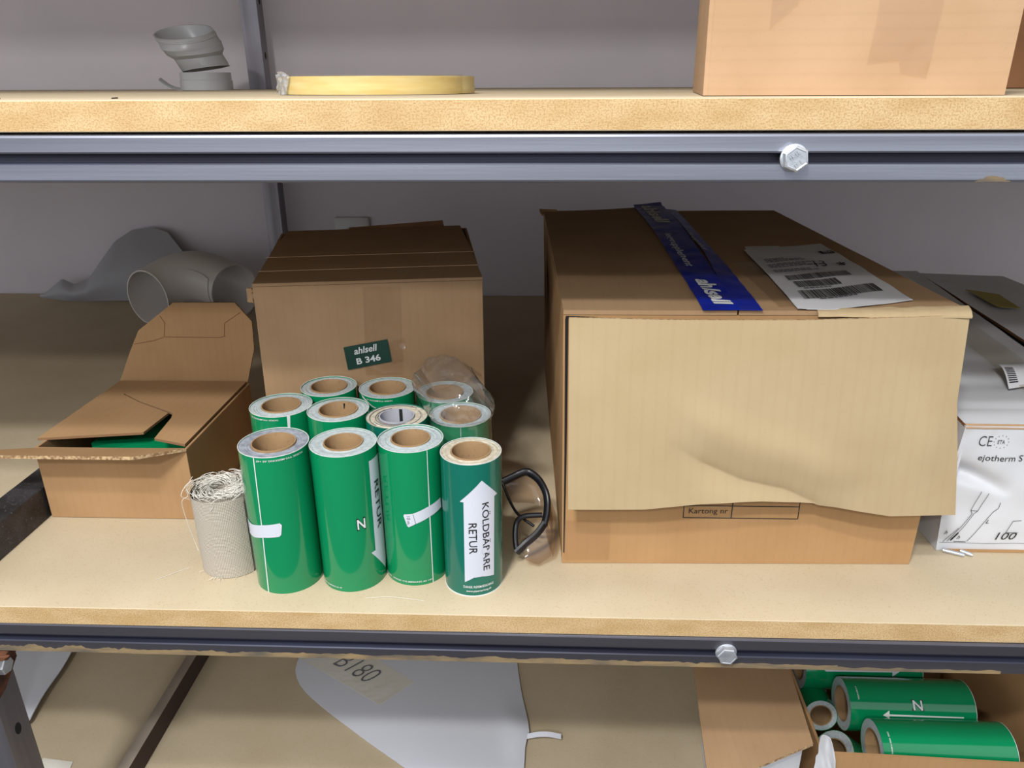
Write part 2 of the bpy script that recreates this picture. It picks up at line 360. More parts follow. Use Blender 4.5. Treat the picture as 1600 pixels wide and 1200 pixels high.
def bolt(parent, x, y, z, rot, tilt=0):
    M3 = Matrix.Rotation(math.radians(90), 3, 'X')
    b = MB(); c = Vector((x, y, z))
    b.lathe([(0.0, 0.0), (0.0118, 0.0), (0.0118, 0.0014), (0.0104, 0.0022), (0.0, 0.0022)], 32, c, 0, closed=False, M3=M3)
    R = Matrix.Rotation(math.radians(rot), 3, 'Y') @ M3
    b.lathe([(0.0112, 0.0018), (0.0112, 0.0085), (0.0106, 0.0093)], 6, c, 0, closed=False, M3=R)
    b.lathe([(0.0106, 0.0093), (0.0092, 0.0096), (0.0085, 0.0092), (0.0, 0.0092)], 6, c, 0, closed=False, M3=R)
    o = part('bolt', b, M['zinc'], parent, smooth=30, label='bright zinc hexagon bolt')
    a = math.radians(-rot); ux = Vector((math.cos(a), 0, math.sin(a))); uz = Vector((-math.sin(a), 0, math.cos(a)))
    f = Vector((x, y - 0.0093, z))
    for s_, dx, dz, w_, h_ in (('8.8', -0.0045, 0.0018, 0.009, 0.0042), ('B L', -0.0042, -0.0062, 0.0084, 0.0038)):
        vs, fs, tw, th = text_mesh(s_, 0.02)
        mb = MB()
        for lv in (0.0001, 0.0006):
            mb.add([f + ux * (dx + px / tw * w_) + uz * (dz + py / th * h_) - Vector((0, lv, 0)) for px, py in vs], fs)
        lt = part('stamp', mb, M['zinc'], o)
        lt.location = -Vector(o.location) * 0
    return o
bolt(r_up, 0.2182, -0.0022, 0.4905, -38)
bolt(r_lo, 0.2145, -0.0004, -0.0435, 5)
# dried paint / rust flakes clinging to the rails' lower lips
def rust_strip(parent, x0, x1, zc, hfun, yfun):
    b = MB(); n = 160
    def P(u, v):
        x = x0 + (x1 - x0) * u; return (x, yfun(x) - 0.0004, zc + v * max(0.0008, hfun(x)))
    b.sheet(P, n, 1, 0.0003)
    return part('rust_patch', b, M['rust'], parent)
ylo = lambda x: 0.0066 - 0.0142 * (x + 2.2) / 4.1
rust_strip(r_lo, -0.66, -0.47, zl - 0.0395, lambda x: 0.007 + 0.006 * nz((x, 0, 3), 40) + 0.003 * nz((x, 1, 0), 160), ylo)
rust_strip(r_lo, -0.47, 0.34, zl - 0.0400, lambda x: 0.0062 + 0.003 * nz((x, 0, 3), 30) + 0.0022 * nz((x, 1, 0), 140), ylo)
rust_strip(r_lo, 0.34, 0.52, zl - 0.0400, lambda x: 0.004 + 0.002 * nz((x, 0, 3), 60), ylo)
rust_strip(r_up, 0.375, 0.405, zu - 0.0402, lambda x: 0.005 * math.sin(max(0, min(1, (x - 0.375) / 0.03)) * math.pi) + 0.0015 * nz((x, 1, 0), 300), lambda x: -0.002)
# back upright: hollow perforated strut
def strut_hollow(x0, x1, y0, y1, z0, z1, holes_z, name, label=None, m=None, side=1):
    b = MB(); b.box(x0, x1, y0, y1, z0, z1)
    o = part(name, b, m or M['steel_up'], frame, bevel=0.002, label=label)
    for z in holes_z:
        h = MB()
        c = Vector(((x1 if side > 0 else x0) + 0.0003 * side, (y0 + y1) / 2, z))
        pts = [c + Vector((0, 0.0052 * math.cos(a), 0.0085 * math.sin(a))) for a in [2 * math.pi * k / 20 for k in range(20)]]
        h.poly(pts, 0.0002, n=Vector((side, 0, 0)))
        part('bolt_hole', h, M['dark'], o)
    return o
strut_hollow(UX0, UX1, UY0, UY1, -1.0, 1.60, [0.32, 0.615, 0.735, 1.0], 'upright')
strut_hollow(-0.697, -0.655, 0.0, 0.042, -1.0, -0.0755, [-0.2067], 'upright', 'dull front upright below the middle shelf with an oval bolt hole')
b = MB(); b.poly([(-0.72, -0.004, -0.066), (-0.612, -0.004, -0.066), (-0.620, -0.004, -0.0725), (-0.72, -0.004, -0.0755)], 0.004); b.box(-0.72, -0.618, -0.004, 0.05, -0.075, -0.0658)
br = part('bracket', b, M['rustplate'], frame, bevel=0.0008, label='rusty brown bracket plate')
b = MB(); b.poly([(-0.6545, -0.002, -0.076), (-0.6545, 0.05, -0.076), (-0.6545, 0.052, -0.118), (-0.6545, 0.022, -0.142), (-0.6545, -0.002, -0.150)], 0.003, n=Vector((1, 0, 0)))
part('gusset', b, M['rustplate'], frame)
b = MB(); b.lathe([(0, 0), (0.0112, 0), (0.0112, 0.006), (0.0098, 0.007), (0, 0.007)], 6, (-0.6515, 0.024, -0.108), 0.3, closed=False, M3=Matrix.Rotation(math.radians(90), 3, 'Y'))
part('bolt', b, M['zinc'], frame, smooth=30, label='bright zinc hexagon bolt')

b = MB(); b.box(-0.7085, -0.668, 0.0, 0.62, 0.0003, 0.0455)
o = part('steel_bar', b, M['steel_dark'], loc=(-0.688, 0.0, 0), bevel=0.0015)
props(o, 'dark square steel bar on the middle shelf beside the open box', 'bar')
M['bar_dust_lit'] = mat('dusty_lit_bar_top', (176, 162, 146), (160, 146, 130), 14, 0.8)  # dusty top, painted lighter to carry the lamplight falling on it
b = MB(); b.box(-0.663, -0.6445, 0.06, 1.05, ZB + 0.0003, ZB + 0.041); b.mi[5] = b.mi[5]
for i_, f_ in enumerate(b.f):
    if all(b.v[k_][2] > ZB + 0.04 for k_ in f_): b.mi[i_] = 1
o = part('steel_bar', b, [M['bar_brown'], M['bar_dust_lit']], loc=(-0.654, 0.06, ZB))
props(o, 'long thin brown bar lying on edge on the bottom shelf', 'bar')

# wall socket
t = thing('wall_socket', 'white wall socket on the back wall behind the labelled box', 'socket', (-0.505, D, 0.18))
b = MB(); b.box(-0.552, -0.458, D - 0.014, D - 0.0005, 0.124, 0.217); part('cover_plate', b, M['socket'], t, bevel=0.005, smooth=40)
b = MB(); b.lathe([(0.0, -0.002), (0.019, -0.002), (0.0205, 0.003), (0.0225, 0.003), (0.0225, 0.0)], 32, (-0.505, D - 0.0145, 0.171), 0, closed=False, M3=Matrix.Rotation(math.radians(90), 3, 'X'))
part('outlet', b, M['socket'], t, smooth=30)
b = MB()
for s_ in (-1, 1): b.lathe([(0.0, 0.0), (0.003, 0.0)], 12, (-0.505 + s_ * 0.0095, D - 0.0132, 0.171), 0, closed=False, M3=Matrix.Rotation(math.radians(90), 3, 'X'))
part('pin_holes', b, M['dark'], t)

# ------------------------------------------------------------------ rolls of pipe-marking film
def cylpt(c, r, ang, z): # ang degrees, 0 = towards -y, + = towards +x
    a = math.radians(ang); return Vector((c[0] + r * math.sin(a), c[1] - r * math.cos(a), c[2] + z))
def wrap_poly(c, r, pts, lift=0.0004, step=4.0):
    """polygon in (angle, z) wrapped on a cylinder"""
    bm = bmesh.new(); vs = [bm.verts.new((a, 0, z * 1000)) for a, z in pts]; bm.faces.new(vs)
    a0 = min(p[0] for p in pts); a1 = max(p[0] for p in pts); k = a0 + step
    while k < a1:
        bmesh.ops.bisect_plane(bm, geom=bm.verts[:] + bm.edges[:] + bm.faces[:], plane_co=(k, 0, 0), plane_no=(1, 0, 0)); k += step
    bmesh.ops.triangulate(bm, faces=bm.faces[:])
    bm.verts.index_update(); mb = MB()
    mb.add([cylpt(c, r + lift, v.co.x, v.co.z / 1000) for v in bm.verts], [tuple(v.index for v in f.verts) for f in bm.faces]); bm.free()
    return mb
def wrap_text(c, r, s, ang0, z0, length, height, direction, lift=0.0007, bold=0.0, shear=0.0):
    """direction 'down': read top to bottom; 'right': upright; 'flip': upside down"""
    vs, fs, tw, th = text_mesh(s, bold, shear); mb = MB(); out = []
    k = 180 / math.pi / r
    for x, y in vs:
        X, Y = x / tw * length, y / th * height
        if direction == 'down': a, z = ang0 + Y * k, z0 - X
        elif direction == 'right': a, z = ang0 + X * k, z0 + Y
        elif direction == 'up': a, z = ang0 - Y * k, z0 + X
        else: a, z = ang0 - X * k, z0 - Y
        out.append(cylpt(c, r + lift, a, z))
    mb.add(out, fs); return mb
GREEN_GROUP = 'rolls of green pipe marking film'
def film_roll(label, c, r, H, rc=0.0205, film='green', ends='layers', core='core', wob=0.0, name='film_roll'):
    t = thing(name, label, 'film roll', c, GREEN_GROUP)
    ro = r - 0.0006; n = 96
    b = MB()   # wound layers: slightly stepped ends
    prof = [(rc + 0.0016, 0.0004)]
    steps = 9
    rnd = random.Random(hash(label) % 1000 if False else len(label) * 7 + int(abs(c[0]) * 1000))
    for k in range(steps + 1):
        rr = rc + 0.0016 + (ro - rc - 0.0016) * k / steps
        prof.append((rr, H - 0.0006 - rnd.random() * 0.0009 - wob * rnd.random()))
    prof += [(ro, 0.0004)]
    b.lathe(prof, n, c); part('wound_layers', b, M[ends], t, smooth=25)
    b = MB(); b.lathe([(ro + 0.0001, 0.0), (r, 0.0), (r, H), (ro + 0.0001, H)], n, c); part('outer_wrap', b, M[film], t, smooth=40)
    b = MB(); b.lathe([(rc, 0.0006), (rc + 0.0014, 0.0006), (rc + 0.0014, H + 0.0007), (rc, H + 0.0007)], 64, c); part('core', b, M[core], t, smooth=40)
    return t
def white_edge(t, c, r, H): # bright cut edge of the film along the rims
    b = MB(); b.lathe([(r - 0.0006, H - 0.0002), (r + 0.0001, H - 0.0003), (r + 0.0001, H + 0.0003), (r - 0.0006, H + 0.0003)], 96, c); part('film_rim', b, M['white_ink'], t, smooth=40)

PRINT = 'SVENSK   NORSK VVS-MERKING AS +47'
# front row
c1 = (-0.2959, 0.0700, 0.0); r1 = 0.0387; h1 = 0.1775
R1 = film_roll('green film roll at the left end of the front row, beside the hessian roll', c1, r1, h1, 0.0232, ends='layers_grey'); white_edge(R1, c1, r1, h1)
part('film_edge', wrap_poly(c1, r1, [(-13.2, 0.177), (-14.9, 0.177), (-18.4, 0.0924), (-24.9, 0.0), (-22.6, 0.0), (-16.6, 0.0924)]), M['white_ink'], R1)
part('wrapper_label', wrap_poly(c1, r1, [(-66, 0.0892), (-40, 0.0885), (-15, 0.0925), (14, 0.0955), (17, 0.0925), (14, 0.0805), (11, 0.0782), (-15, 0.0760), (-40, 0.0715), (-66, 0.0702)], 0.0007), M['label_white'], R1)
part('lettering', wrap_text(c1, r1, '10 m.', -57, 0.087, 0.013, 0.0035, 'down', 0.0011), M['ink_grey'], R1)
part('lettering', wrap_text(c1, r1, 'NORSK VVS-MERKING AS +47', 68, 0.1745, 0.053, 0.0022, 'flip', bold=0.01), M['white_ink'], R1)
c2 = (-0.2182, 0.0745, 0.0); r2 = 0.0375; h2 = 0.1765
R2 = film_roll('green film roll with a white outlined N, second from left in the front row', c2, r2, h2, 0.0208); white_edge(R2, c2, r2, h2)
part('arrow_label', wrap_poly(c2, r2, [(58.5, 0.1626), (100, 0.1626), (100, 0.0466), (112, 0.0466), (84, 0.012), (47.5, 0.0466), (57, 0.0436 + 0.0035)]), M['label_white'], R2)
part('lettering', wrap_text(c2, r2, 'RETUR', 67, 0.1345, 0.062, 0.0088, 'down', 0.0010, bold=0.005), M['ink'], R2)
part('lettering', wrap_text(c2, r2, 'N', 25.0, 0.0815, 0.0105, 0.0155, 'right', 0.0005, bold=0.05), M['ink'], R2)
part('lettering', wrap_text(c2, r2, 'N', 26.2, 0.0829, 0.0092, 0.0128, 'right', 0.0009, bold=0.015), M['white_ink'], R2)
part('lettering', wrap_text(c2, r2, PRINT, -72, 0.0045, 0.040, 0.0020, 'right', bold=0.01), M['white_ink'], R2)
c3 = (-0.1442, 0.0886, 0.0); r3 = 0.0374; h3 = 0.1755
R3 = film_roll('green film roll with a white strip marked 10 m, third in the front row', c3, r3, h3, 0.0212); white_edge(R3, c3, r3, h3)
part('film_edge', wrap_poly(c3, r3, [(37.0, 0.175), (38.2, 0.175), (37.2, 0.0964), (37.4, 0.0), (35.8, 0.0), (35.6, 0.0964)]), M['white_ink'], R3)
part('wrapper_label', wrap_poly(c3, r3, [(-9.5, 0.0951), (-8.4, 0.0975), (6.5, 0.0985), (31.8, 0.1040), (62, 0.1085), (64, 0.0955), (33.1, 0.0900), (10.8, 0.0848), (-1.5, 0.0808), (-4, 0.0822)], 0.0007), M['label_white'], R3)
part('label_line', wrap_poly(c3, r3, [(6.4, 0.0980), (7.1, 0.0982), (11.2, 0.0852), (10.5, 0.0850)], 0.0010), M['ink_grey'], R3)
part('lettering', wrap_text(c3, r3, '10 m.', -4, 0.0955, 0.0115, 0.0038, 'down', 0.0011), M['ink_grey'], R3)
part('lettering', wrap_text(c3, r3, PRINT, -66, 0.0045, 0.066, 0.0021, 'right', bold=0.01), M['white_ink'], R3)
c4 = (-0.0734, 0.0671, 0.0); r4 = 0.0342; h4 = 0.171
R4 = film_roll('darker green film roll with a large white arrow label, right end of the front row', c4, r4, h4, 0.0213, 'teal', 'layers_cream'); white_edge(R4, c4, r4, h4)
part('bottom_rim', MB().lathe([(r4 - 0.0008, 0.0), (r4 + 0.0004, 0.0), (r4 + 0.0004, 0.0012), (r4 - 0.0008, 0.0012)], 96, c4), M['white_ink'], R4, smooth=40)
part('arrow_label', wrap_poly(c4, r4, [(24, 0.1510), (-18, 0.1250), (-10.5, 0.1247), (-12.8, 0.0196), (4.9, 0.0262), (21, 0.0268), (30, 0.0255), (46.8, 0.0232), (51, 0.1262), (59.6, 0.1272)]), M['label_white'], R4)
part('lettering', wrap_text(c4, r4, 'K\u00d6LDB\u00c4RARE', 23.5, 0.1225, 0.088, 0.0098, 'down', 0.0008, bold=0.004), M['ink'], R4)
part('lettering', wrap_text(c4, r4, 'RETUR', -2.5, 0.0985, 0.040, 0.0090, 'down', 0.0008, bold=0.004), M['ink'], R4)
part('worn_patch', wrap_poly(c4, r4, [(22.5, 0.0642), (30.5, 0.0646), (31.5, 0.0600), (36, 0.0590), (36, 0.0575), (30, 0.0580), (22.5, 0.0572)], 0.0011), M['label_white'], R4)
part('lettering', wrap_text(c4, r4, 'DANSK R\u00d8RM\u00c6RKNING', -15.5, 0.0118, 0.036, 0.0034, 'right', bold=0.01), M['white_ink'], R4)
part('lettering', wrap_text(c4, r4, 'www.pipemarking.dk', -10.5, 0.0058, 0.030, 0.0034, 'right', bold=0.01), M['white_ink'], R4)
# middle row
H = 0.168
c5 = (-0.3293, 0.1965, 0.0)
R5 = film_roll('green film roll standing nearest the open box, left end of the second row', c5, 0.0392, H, 0.0235); white_edge(R5, c5, 0.0392, H)
part('film_edge', wrap_poly(c5, 0.0392, [(28, H), (34, H), (27, 0.12), (25.5, 0.12)]), M['white_ink'], R5)
part('lettering', wrap_text(c5, 0.0392, 'NORSK VVS-MERKING AS', 12, H - 0.003, 0.040, 0.0020, 'flip', bold=0.01), M['white_ink'], R5)
c6 = (-0.2522, 0.1847, 0.0)
R6 = film_roll('green film roll with a dark nick inside its core, second in the second row', c6, 0.0386, H, 0.0232); white_edge(R6, c6, 0.0386, H)
part('arrow_label', wrap_poly(c6, 0.0386, [(-33, 0.128), (-20, 0.151), (-7, 0.128), (-12, 0.128), (-12, 0.03), (-28, 0.03), (-28, 0.128)]), M['label_white'], R6)
part('core_nick', MB().poly([cylpt(c6, 0.0229, a, z) for a, z in ((172, H - 0.002), (178, H - 0.002), (178, H - 0.010), (175, H - 0.009))], 0.0002), M['dark'], R6)
c7 = (-0.1742, 0.1663, 0.0)
R7 = film_roll('film roll with a pale grey core and loose cream layers, amid the second row', c7, 0.0384, H, 0.0205, 'teal', 'layers_cream', 'core_grey', 0.0012)
b = MB()
for rr in (0.0235, 0.0262, 0.030, 0.0335): # loose dark gaps between the layers
    rnd = random.Random(int(rr * 1e4)); a0 = rnd.uniform(0, 6.28)
    pts = [(c7[0] + rr * math.cos(a0 + k * 0.09), c7[1] + rr * math.sin(a0 + k * 0.09), H - 0.0008) for k in range(36)]
    b.tube(pts, 0.0004, 5)
part('layer_gap', b, M['ink_grey'], R7)
part('core_mark', MB().poly([cylpt(c7, 0.0202, a, z) for a, z in ((170, H), (182, H), (182, H - 0.026), (170, H - 0.026))], 0.0002), M['ink'], R7)
c8 = (-0.0953, 0.1727, 0.0)
R8 = film_roll('green film roll under the front of the clear plastic bag', c8, 0.0380, H, 0.0245); white_edge(R8, c8, 0.0380, H)
part('film_edge', wrap_poly(c8, 0.0380, [(5.0, H), (6.4, H), (6.4, 0.09), (5.0, 0.09)]), M['layers'], R8)
# back row
c9 = (-0.2780, 0.2490, 0.0); c9 = (-0.2830, 0.2575, 0.0)
R9 = film_roll('green film roll right against the labelled box, left end of the back row', c9, 0.0372, H + 0.002, 0.0232); white_edge(R9, c9, 0.0372, H + 0.002)
c10 = (-0.2035, 0.2590, 0.0)
R10 = film_roll('green film roll right against the labelled box, just left of the plastic bag', c10, 0.0380, H, 0.0235); white_edge(R10, c10, 0.0380, H)
part('film_edge', wrap_poly(c10, 0.038, [(-52, H), (-44, H - 0.0022), (-20, H - 0.012), (10, H - 0.020), (10, H - 0.0215), (-20, H - 0.0135), (-48, H - 0.004)]), M['white_ink'], R10)
part('lettering', wrap_text(c10, 0.038, 'NORSK VVS-MERKING AS', 20, H - 0.003, 0.036, 0.0020, 'flip', bold=0.01), M['white_ink'], R10)
c11 = (-0.1240, 0.2505, 0.0)
R11 = film_roll('green film roll under the rear of the clear plastic bag', c11, 0.0378, H - 0.002, 0.0235); white_edge(R11, c11, 0.0378, H - 0.002)

# crumpled clear bag over the two rolls at the right
def bag():
    A = Vector(c8[:2]); B = Vector(c11[:2]); d = (B - A); ang = math.atan2(d.y, d.x); n = 150; mid = (A + B) / 2
    def outline(k, r):
        th = 2 * math.pi * k / n; c = B if math.cos(th - ang) > 0 else A
        return Vector((c.x + r * math.cos(th), c.y + r * math.sin(th)))
    levels = [(0.095, 0.0386), (0.13, 0.0386), (0.150, 0.0387), (0.162, 0.0388), (0.170, 0.0395)]
    for k in range(1, 23):
        a = math.pi / 2 * k / 22; levels.append((0.170 + 0.038 * math.sin(a), 0.0020 + 0.0400 * math.cos(a) ** 0.55))
    def ridge(p, s_): return 1 - 2 * abs(nz(p, s_))
    b = MB(); m = len(levels)
    for z, r in levels:
        f = max(0.0, min(1.0, (z - 0.168) / 0.012))
        for k in range(n):
            o = outline(k, r); q = Vector((o.x, o.y, z)); out = Vector((o.x - mid.x, o.y - mid.y, 0.03 * f)).normalized()
            h = 0.0075 * nz(q, 22) + 0.0040 * ridge(q + Vector((3, 1, 7)), 34) + 0.0022 * ridge(q + Vector((5, 8, 2)), 75) - 0.003
            q += out * (h * f); q.z += f * (0.006 * nz(q + Vector((1, 4, 2)), 28) + 0.003 * ridge(q, 48))
            if f > 0: q.z = max(q.z, 0.1705)
            b.v.append(tuple(q))
    for i in range(m - 1):
        for k in range(n): b.f.append((i * n + k, i * n + (k + 1) % n, (i + 1) * n + (k + 1) % n, (i + 1) * n + k)); b.mi.append(0)
    b.f.append(tuple((m - 1) * n + k for k in range(n))); b.mi.append(0)
    o = part('plastic_bag', b, M['film'], loc=(mid.x, mid.y, 0.095), smooth=40)
    props(o, 'crumpled clear plastic bag pulled over two green rolls beside the labelled box', 'bag')
bag()

# ------------------------------------------------------------------ hessian roll
def hessian():
    c = Vector((-0.3745, 0.0945, 0.0)); t = thing('hessian_roll', 'frayed roll of beige hessian fabric left of the green rolls', 'fabric roll', c)
    t.location = c; H = 0.104; r0 = 0.0375
    turns = 11; n = turns * 40; b = MB(); top = []; bot = []
    def sp(k, z):
        a = 2 * math.pi * k / 40 - 0.6; f = k / n; r = 0.006 + (r0 - 0.006) * f
        r += 0.0012 * nz((math.cos(a) * r * 30, math.sin(a) * r * 30, f * 5), 1.0)
        return c + Vector((r * math.cos(a) * 1.02, r * math.sin(a) * 0.98, z))
    for k in range(n + 1):
        top.append(sp(k, H + 0.004 * nz((k * 0.05, 3, 1), 1) - 0.003 * (1 - k / n))); bot.append(sp(k, 0.0005))
    nn = n + 1
    mid = [[top[k].lerp(bot[k], j / 3) for k in range(nn)] for j in range(4)]
    for row in mid: b.v += [tuple(p) for p in row]
    for j in range(3):
        for k in range(n): b.f.append((j * nn + k, j * nn + k + 1, (j + 1) * nn + k + 1, (j + 1) * nn + k)); b.mi.append(0)
    o = part('cloth', b, M['hessian'], t, smooth=60)
    uv = o.data.uv_layers.new(name='weave'); L = 0.0; s = [0.0]
    for k in range(n): L += (top[k + 1] - top[k]).length; s.append(L)
    for lp in o.data.loops:
        vi = lp.vertex_index; j, k = divmod(vi, nn); uv.data[lp.index].uv = (s[k] * 20 + (1 - j / 3) * 0.0, (1 - j / 3) * H * 20)
    rnd = random.Random(5); b = MB()
    for i in range(230):
        k = rnd.randrange(30, n); p = sp(k, H - 0.001); a = 2 * math.pi * k / 40 - 0.6; tang = Vector((-math.sin(a), math.cos(a), 0)); rad = Vector((math.cos(a), math.sin(a), 0))
        L_ = rnd.uniform(0.01, 0.034); pts = []
        for j in range(6):
            u = j / 5; bend = rnd.uniform(-0.3, 0.3)
            pts.append(p + tang * (L_ * u * rnd.choice((1, 1, 1))) - rad * (L_ * 0.25 * u * u) + rad * bend * 0.003 + Vector((0, 0, 0.006 * math.sin(u * 2.4) + rnd.uniform(0, 0.001))))
        b.tube(smooth_path(pts, 3), 0.00028, 4)
    for pts in ([(-0.402, 0.066, 0.104), (-0.408, 0.060, 0.112), (-0.404, 0.066, 0.122), (-0.396, 0.07, 0.128)], [(-0.405, 0.07, 0.104), (-0.404, 0.068, 0.118), (-0.397, 0.072, 0.131)],
                [(-0.408, 0.074, 0.103), (-0.414, 0.07, 0.098), (-0.412, 0.07, 0.070), (-0.409, 0.072, 0.045), (-0.4055, 0.071, 0.030)],
                [(-0.39, 0.062, 0.104), (-0.384, 0.056, 0.110), (-0.376, 0.056, 0.108), (-0.372, 0.0575, 0.100), (-0.376, 0.0570, 0.094)]):
        b.tube(smooth_path(pts, 5), 0.0003, 4)
    for i in range(14): # frayed bottom edge
        a = rnd.uniform(-2.6, -0.4); p = c + Vector((r0 * math.cos(a), r0 * math.sin(a), 0.002)); d = Vector((math.cos(a + rnd.uniform(-1, 1)), math.sin(a + rnd.uniform(-1, 1)), 0))
        b.tube([p, p + d * 0.004 + Vector((0, 0, 0.001)), p + d * rnd.uniform(0.005, 0.008)], 0.00018, 4)
    part('frayed_threads', b, M['thread'], t, kind='stuff')
hessian()

# ------------------------------------------------------------------ labelled box (B 346)
def lerp2(a, b, u): return Vector(a).lerp(Vector(b), u)
def quadsheet(b, A, B_, C, D_, th, nu=10, nv=10, amp=0.0, sc=12, mi=0, mie=None, bend=None):
    A, B_, C, D_ = map(Vector, (A, B_, C, D_)); n = (B_ - A).cross(D_ - A).normalized()
    def P(u, v):
        p = (A.lerp(B_, u)).lerp(D_.lerp(C, u), v); e = min(1, 6 * min(u, 1 - u, v, 1 - v) + 0.15)
        if amp: p = p + n * (amp * e * nz(p + Vector((3.1, 1.7, 0.3)), sc))
        if bend: p = p + n * bend(u, v)
        return p
    return b.sheet(P, nu, nv, th, mi, mie)
def box346():
    FL = Vector((-0.3890, 0.2985, 0)); FR = Vector((-0.0755, 0.3160, 0)); BR = Vector((-0.0985, 0.70, 0)); BL = Vector((-0.4120, 0.69, 0))
    # top corners measured at the lid: the box tapers a little to the back
    zt = 0.297; zr = 0.303
    t = thing('cardboard_box', 'taped brown cardboard box with a dark green B 346 sticker, behind the green rolls', 'box', (FL + FR + BR + BL) / 4)
    TFL = FL + Vector((0.004, -0.002, zt)); TFR = FR + Vector((0, 0, zr)); TBR = Vector((-0.1330, 0.712, zr)); TBL = Vector((-0.4700, 0.684, zt))
    BR = Vector((-0.128, 0.706, 0)); BL = Vector((-0.464, 0.680, 0))
    b = MB(); z0 = Vector((0, 0, 0.0005)); th = 0.004
    quadsheet(b, FL + z0, FR + z0, TFR, TFL, th, 14, 12, 0.0012, 10)
    quadsheet(b, FR + z0, BR + z0, TBR, TFR, th, 10, 10, 0.001, 10)
    quadsheet(b, BR + z0, BL + z0, TBL, TBR, th, 8, 8)
    quadsheet(b, BL + z0, FL + z0, TFL, TBL, th, 10, 10, 0.001, 10)
    part('body', b, M['card'], t, smooth=30)
    def fold(u, v):
        k1, k2 = 0.19, 0.42; return -0.0016 * max(0, 1 - abs(v - k1) / 0.02) - 0.0022 * max(0, 1 - abs(v - k2) / 0.015) + 0.003 * math.sin(math.pi * v)
    b = MB(); up = Vector((0, 0, 0.0045)); quadsheet(b, TFL + up, TFR + up, TBR + up + Vector((-0.012, 0, 0)), TBL + up + Vector((0.012, 0, 0)), 0.004, 8, 48, 0, bend=fold)
    part('top_flap', b, M['card'], t, smooth=25)
    b = MB()
    for v_ in (0.165, 0.385): b.tube([(TFL + up).lerp(TBL + up, v_) .lerp((TFR + up).lerp(TBR + up, v_), k_ / 10) + Vector((0, 0, 0.0008 + 0.003 * math.sin(math.pi * v_) - 0.0006)) for k_ in range(11)], 0.0007, 5)
    part('crease_line', b, M['crease_light'], t)
    b = MB(); A = TBL.lerp(TBR, 0.35) + Vector((0, 0.004, -0.002)); B_ = TBL.lerp(TBR, 0.88) + Vector((0, 0.004, -0.002))
    quadsheet(b, A, B_, B_ + Vector((-0.004, 0.004, 0.016)), A + Vector((0.004, 0.004, 0.008)), 0.004, 4, 2)
    part('rear_flap', b, M['card_dark'], t)
    # torn corner flap at the front left and folded strips at the right edge
    b = MB(); p = TFL + Vector((-0.0115, 0.004, -0.022))
    quadsheet(b, p, p + Vector((0.009, -0.003, 0)), p + Vector((0.009, -0.003, 0.020)), p + Vector((0.001, 0, 0.019)), 0.004, 4, 6, 0.004, 60, mie=1)
    part('torn_corner', b, [M['card'], M['fluting']], t)
    b = MB(); q = FR + Vector((-0.006, -0.0015, 0.0)); b.poly([q + Vector((0, 0.0, 0.004)), q + Vector((0.0055, 0.0005, 0.004)), q + Vector((0.0055, 0.0005, zr - 0.002)), q + Vector((0.001, 0, zr - 0.012))], 0.0015)
    part('edge_fold', b, M['card'], t)
    ux = (FR - FL).normalized(); n = Vector((ux.y, -ux.x, 0)); 
    def F(s, z, l=0.0016): return FL + ux * s + Vector((0, 0, z)) + n * l + Vector((0.004, 0, 0)) * (z / zt)
    # clear tape: strip over the lid edge down the front
    b = MB()
    def tp(u, v):
        s = 0.148 + 0.052 * u - 0.004 * v; z = 0.296 - 0.128 * v
        return F(s, z, 0.0022 + 0.0012 * nz((s, z, 2), 70))
    b.sheet(tp, 14, 24, 0)
    def tp2(u, v):
        s = 0.105 + 0.040 * u + 0.01 * v; z = 0.262 - 0.085 * v; return F(s, z, 0.0026 + 0.0012 * nz((s, z, 5), 60))
    part('clear_tape', b, M['tape'], t, smooth=40)
    b = MB()
    def tp3(u, v):
        s = 0.180 + 0.022 * u; z = 0.218 - 0.034 * v + 0.006 * u; return F(s, z, 0.003 + 0.005 * u * (0.6 + nz((s, z, 8), 90)))
    b.sheet(tp3, 8, 10, 0); part('tape_end', b, M['tape'], t, smooth=40)
    # sticker
    s0, s1 = 0.1165, 0.1800; A = F(s0 + 0.0035, 0.1765, 0.0032); B_ = F(s1 + 0.002, 0.1885, 0.0032); C = F(s1 - 0.0025, 0.2215, 0.0032); D_ = F(s0 - 0.0005, 0.2100, 0.0032)
    b = MB(); b.poly([A, B_, C, D_], 0.0006); st = part('sticker', b, M['sticker'], t)
    rx = (B_ - A).normalized(); ry = (D_ - A).normalized()
    lettering('ahlsell', st, A + rx * 0.0135 + ry * 0.0205, rx, ry, 0.0335, 0.0098, M['white_ink'], bold=0.02, shear=0.2, lift=0.0012)
    lettering('B 346', st, A + rx * 0.0145 + ry * 0.0055, rx, ry, 0.0345, 0.0095, M['white_ink'], bold=0.026, lift=0.0012)
box346()

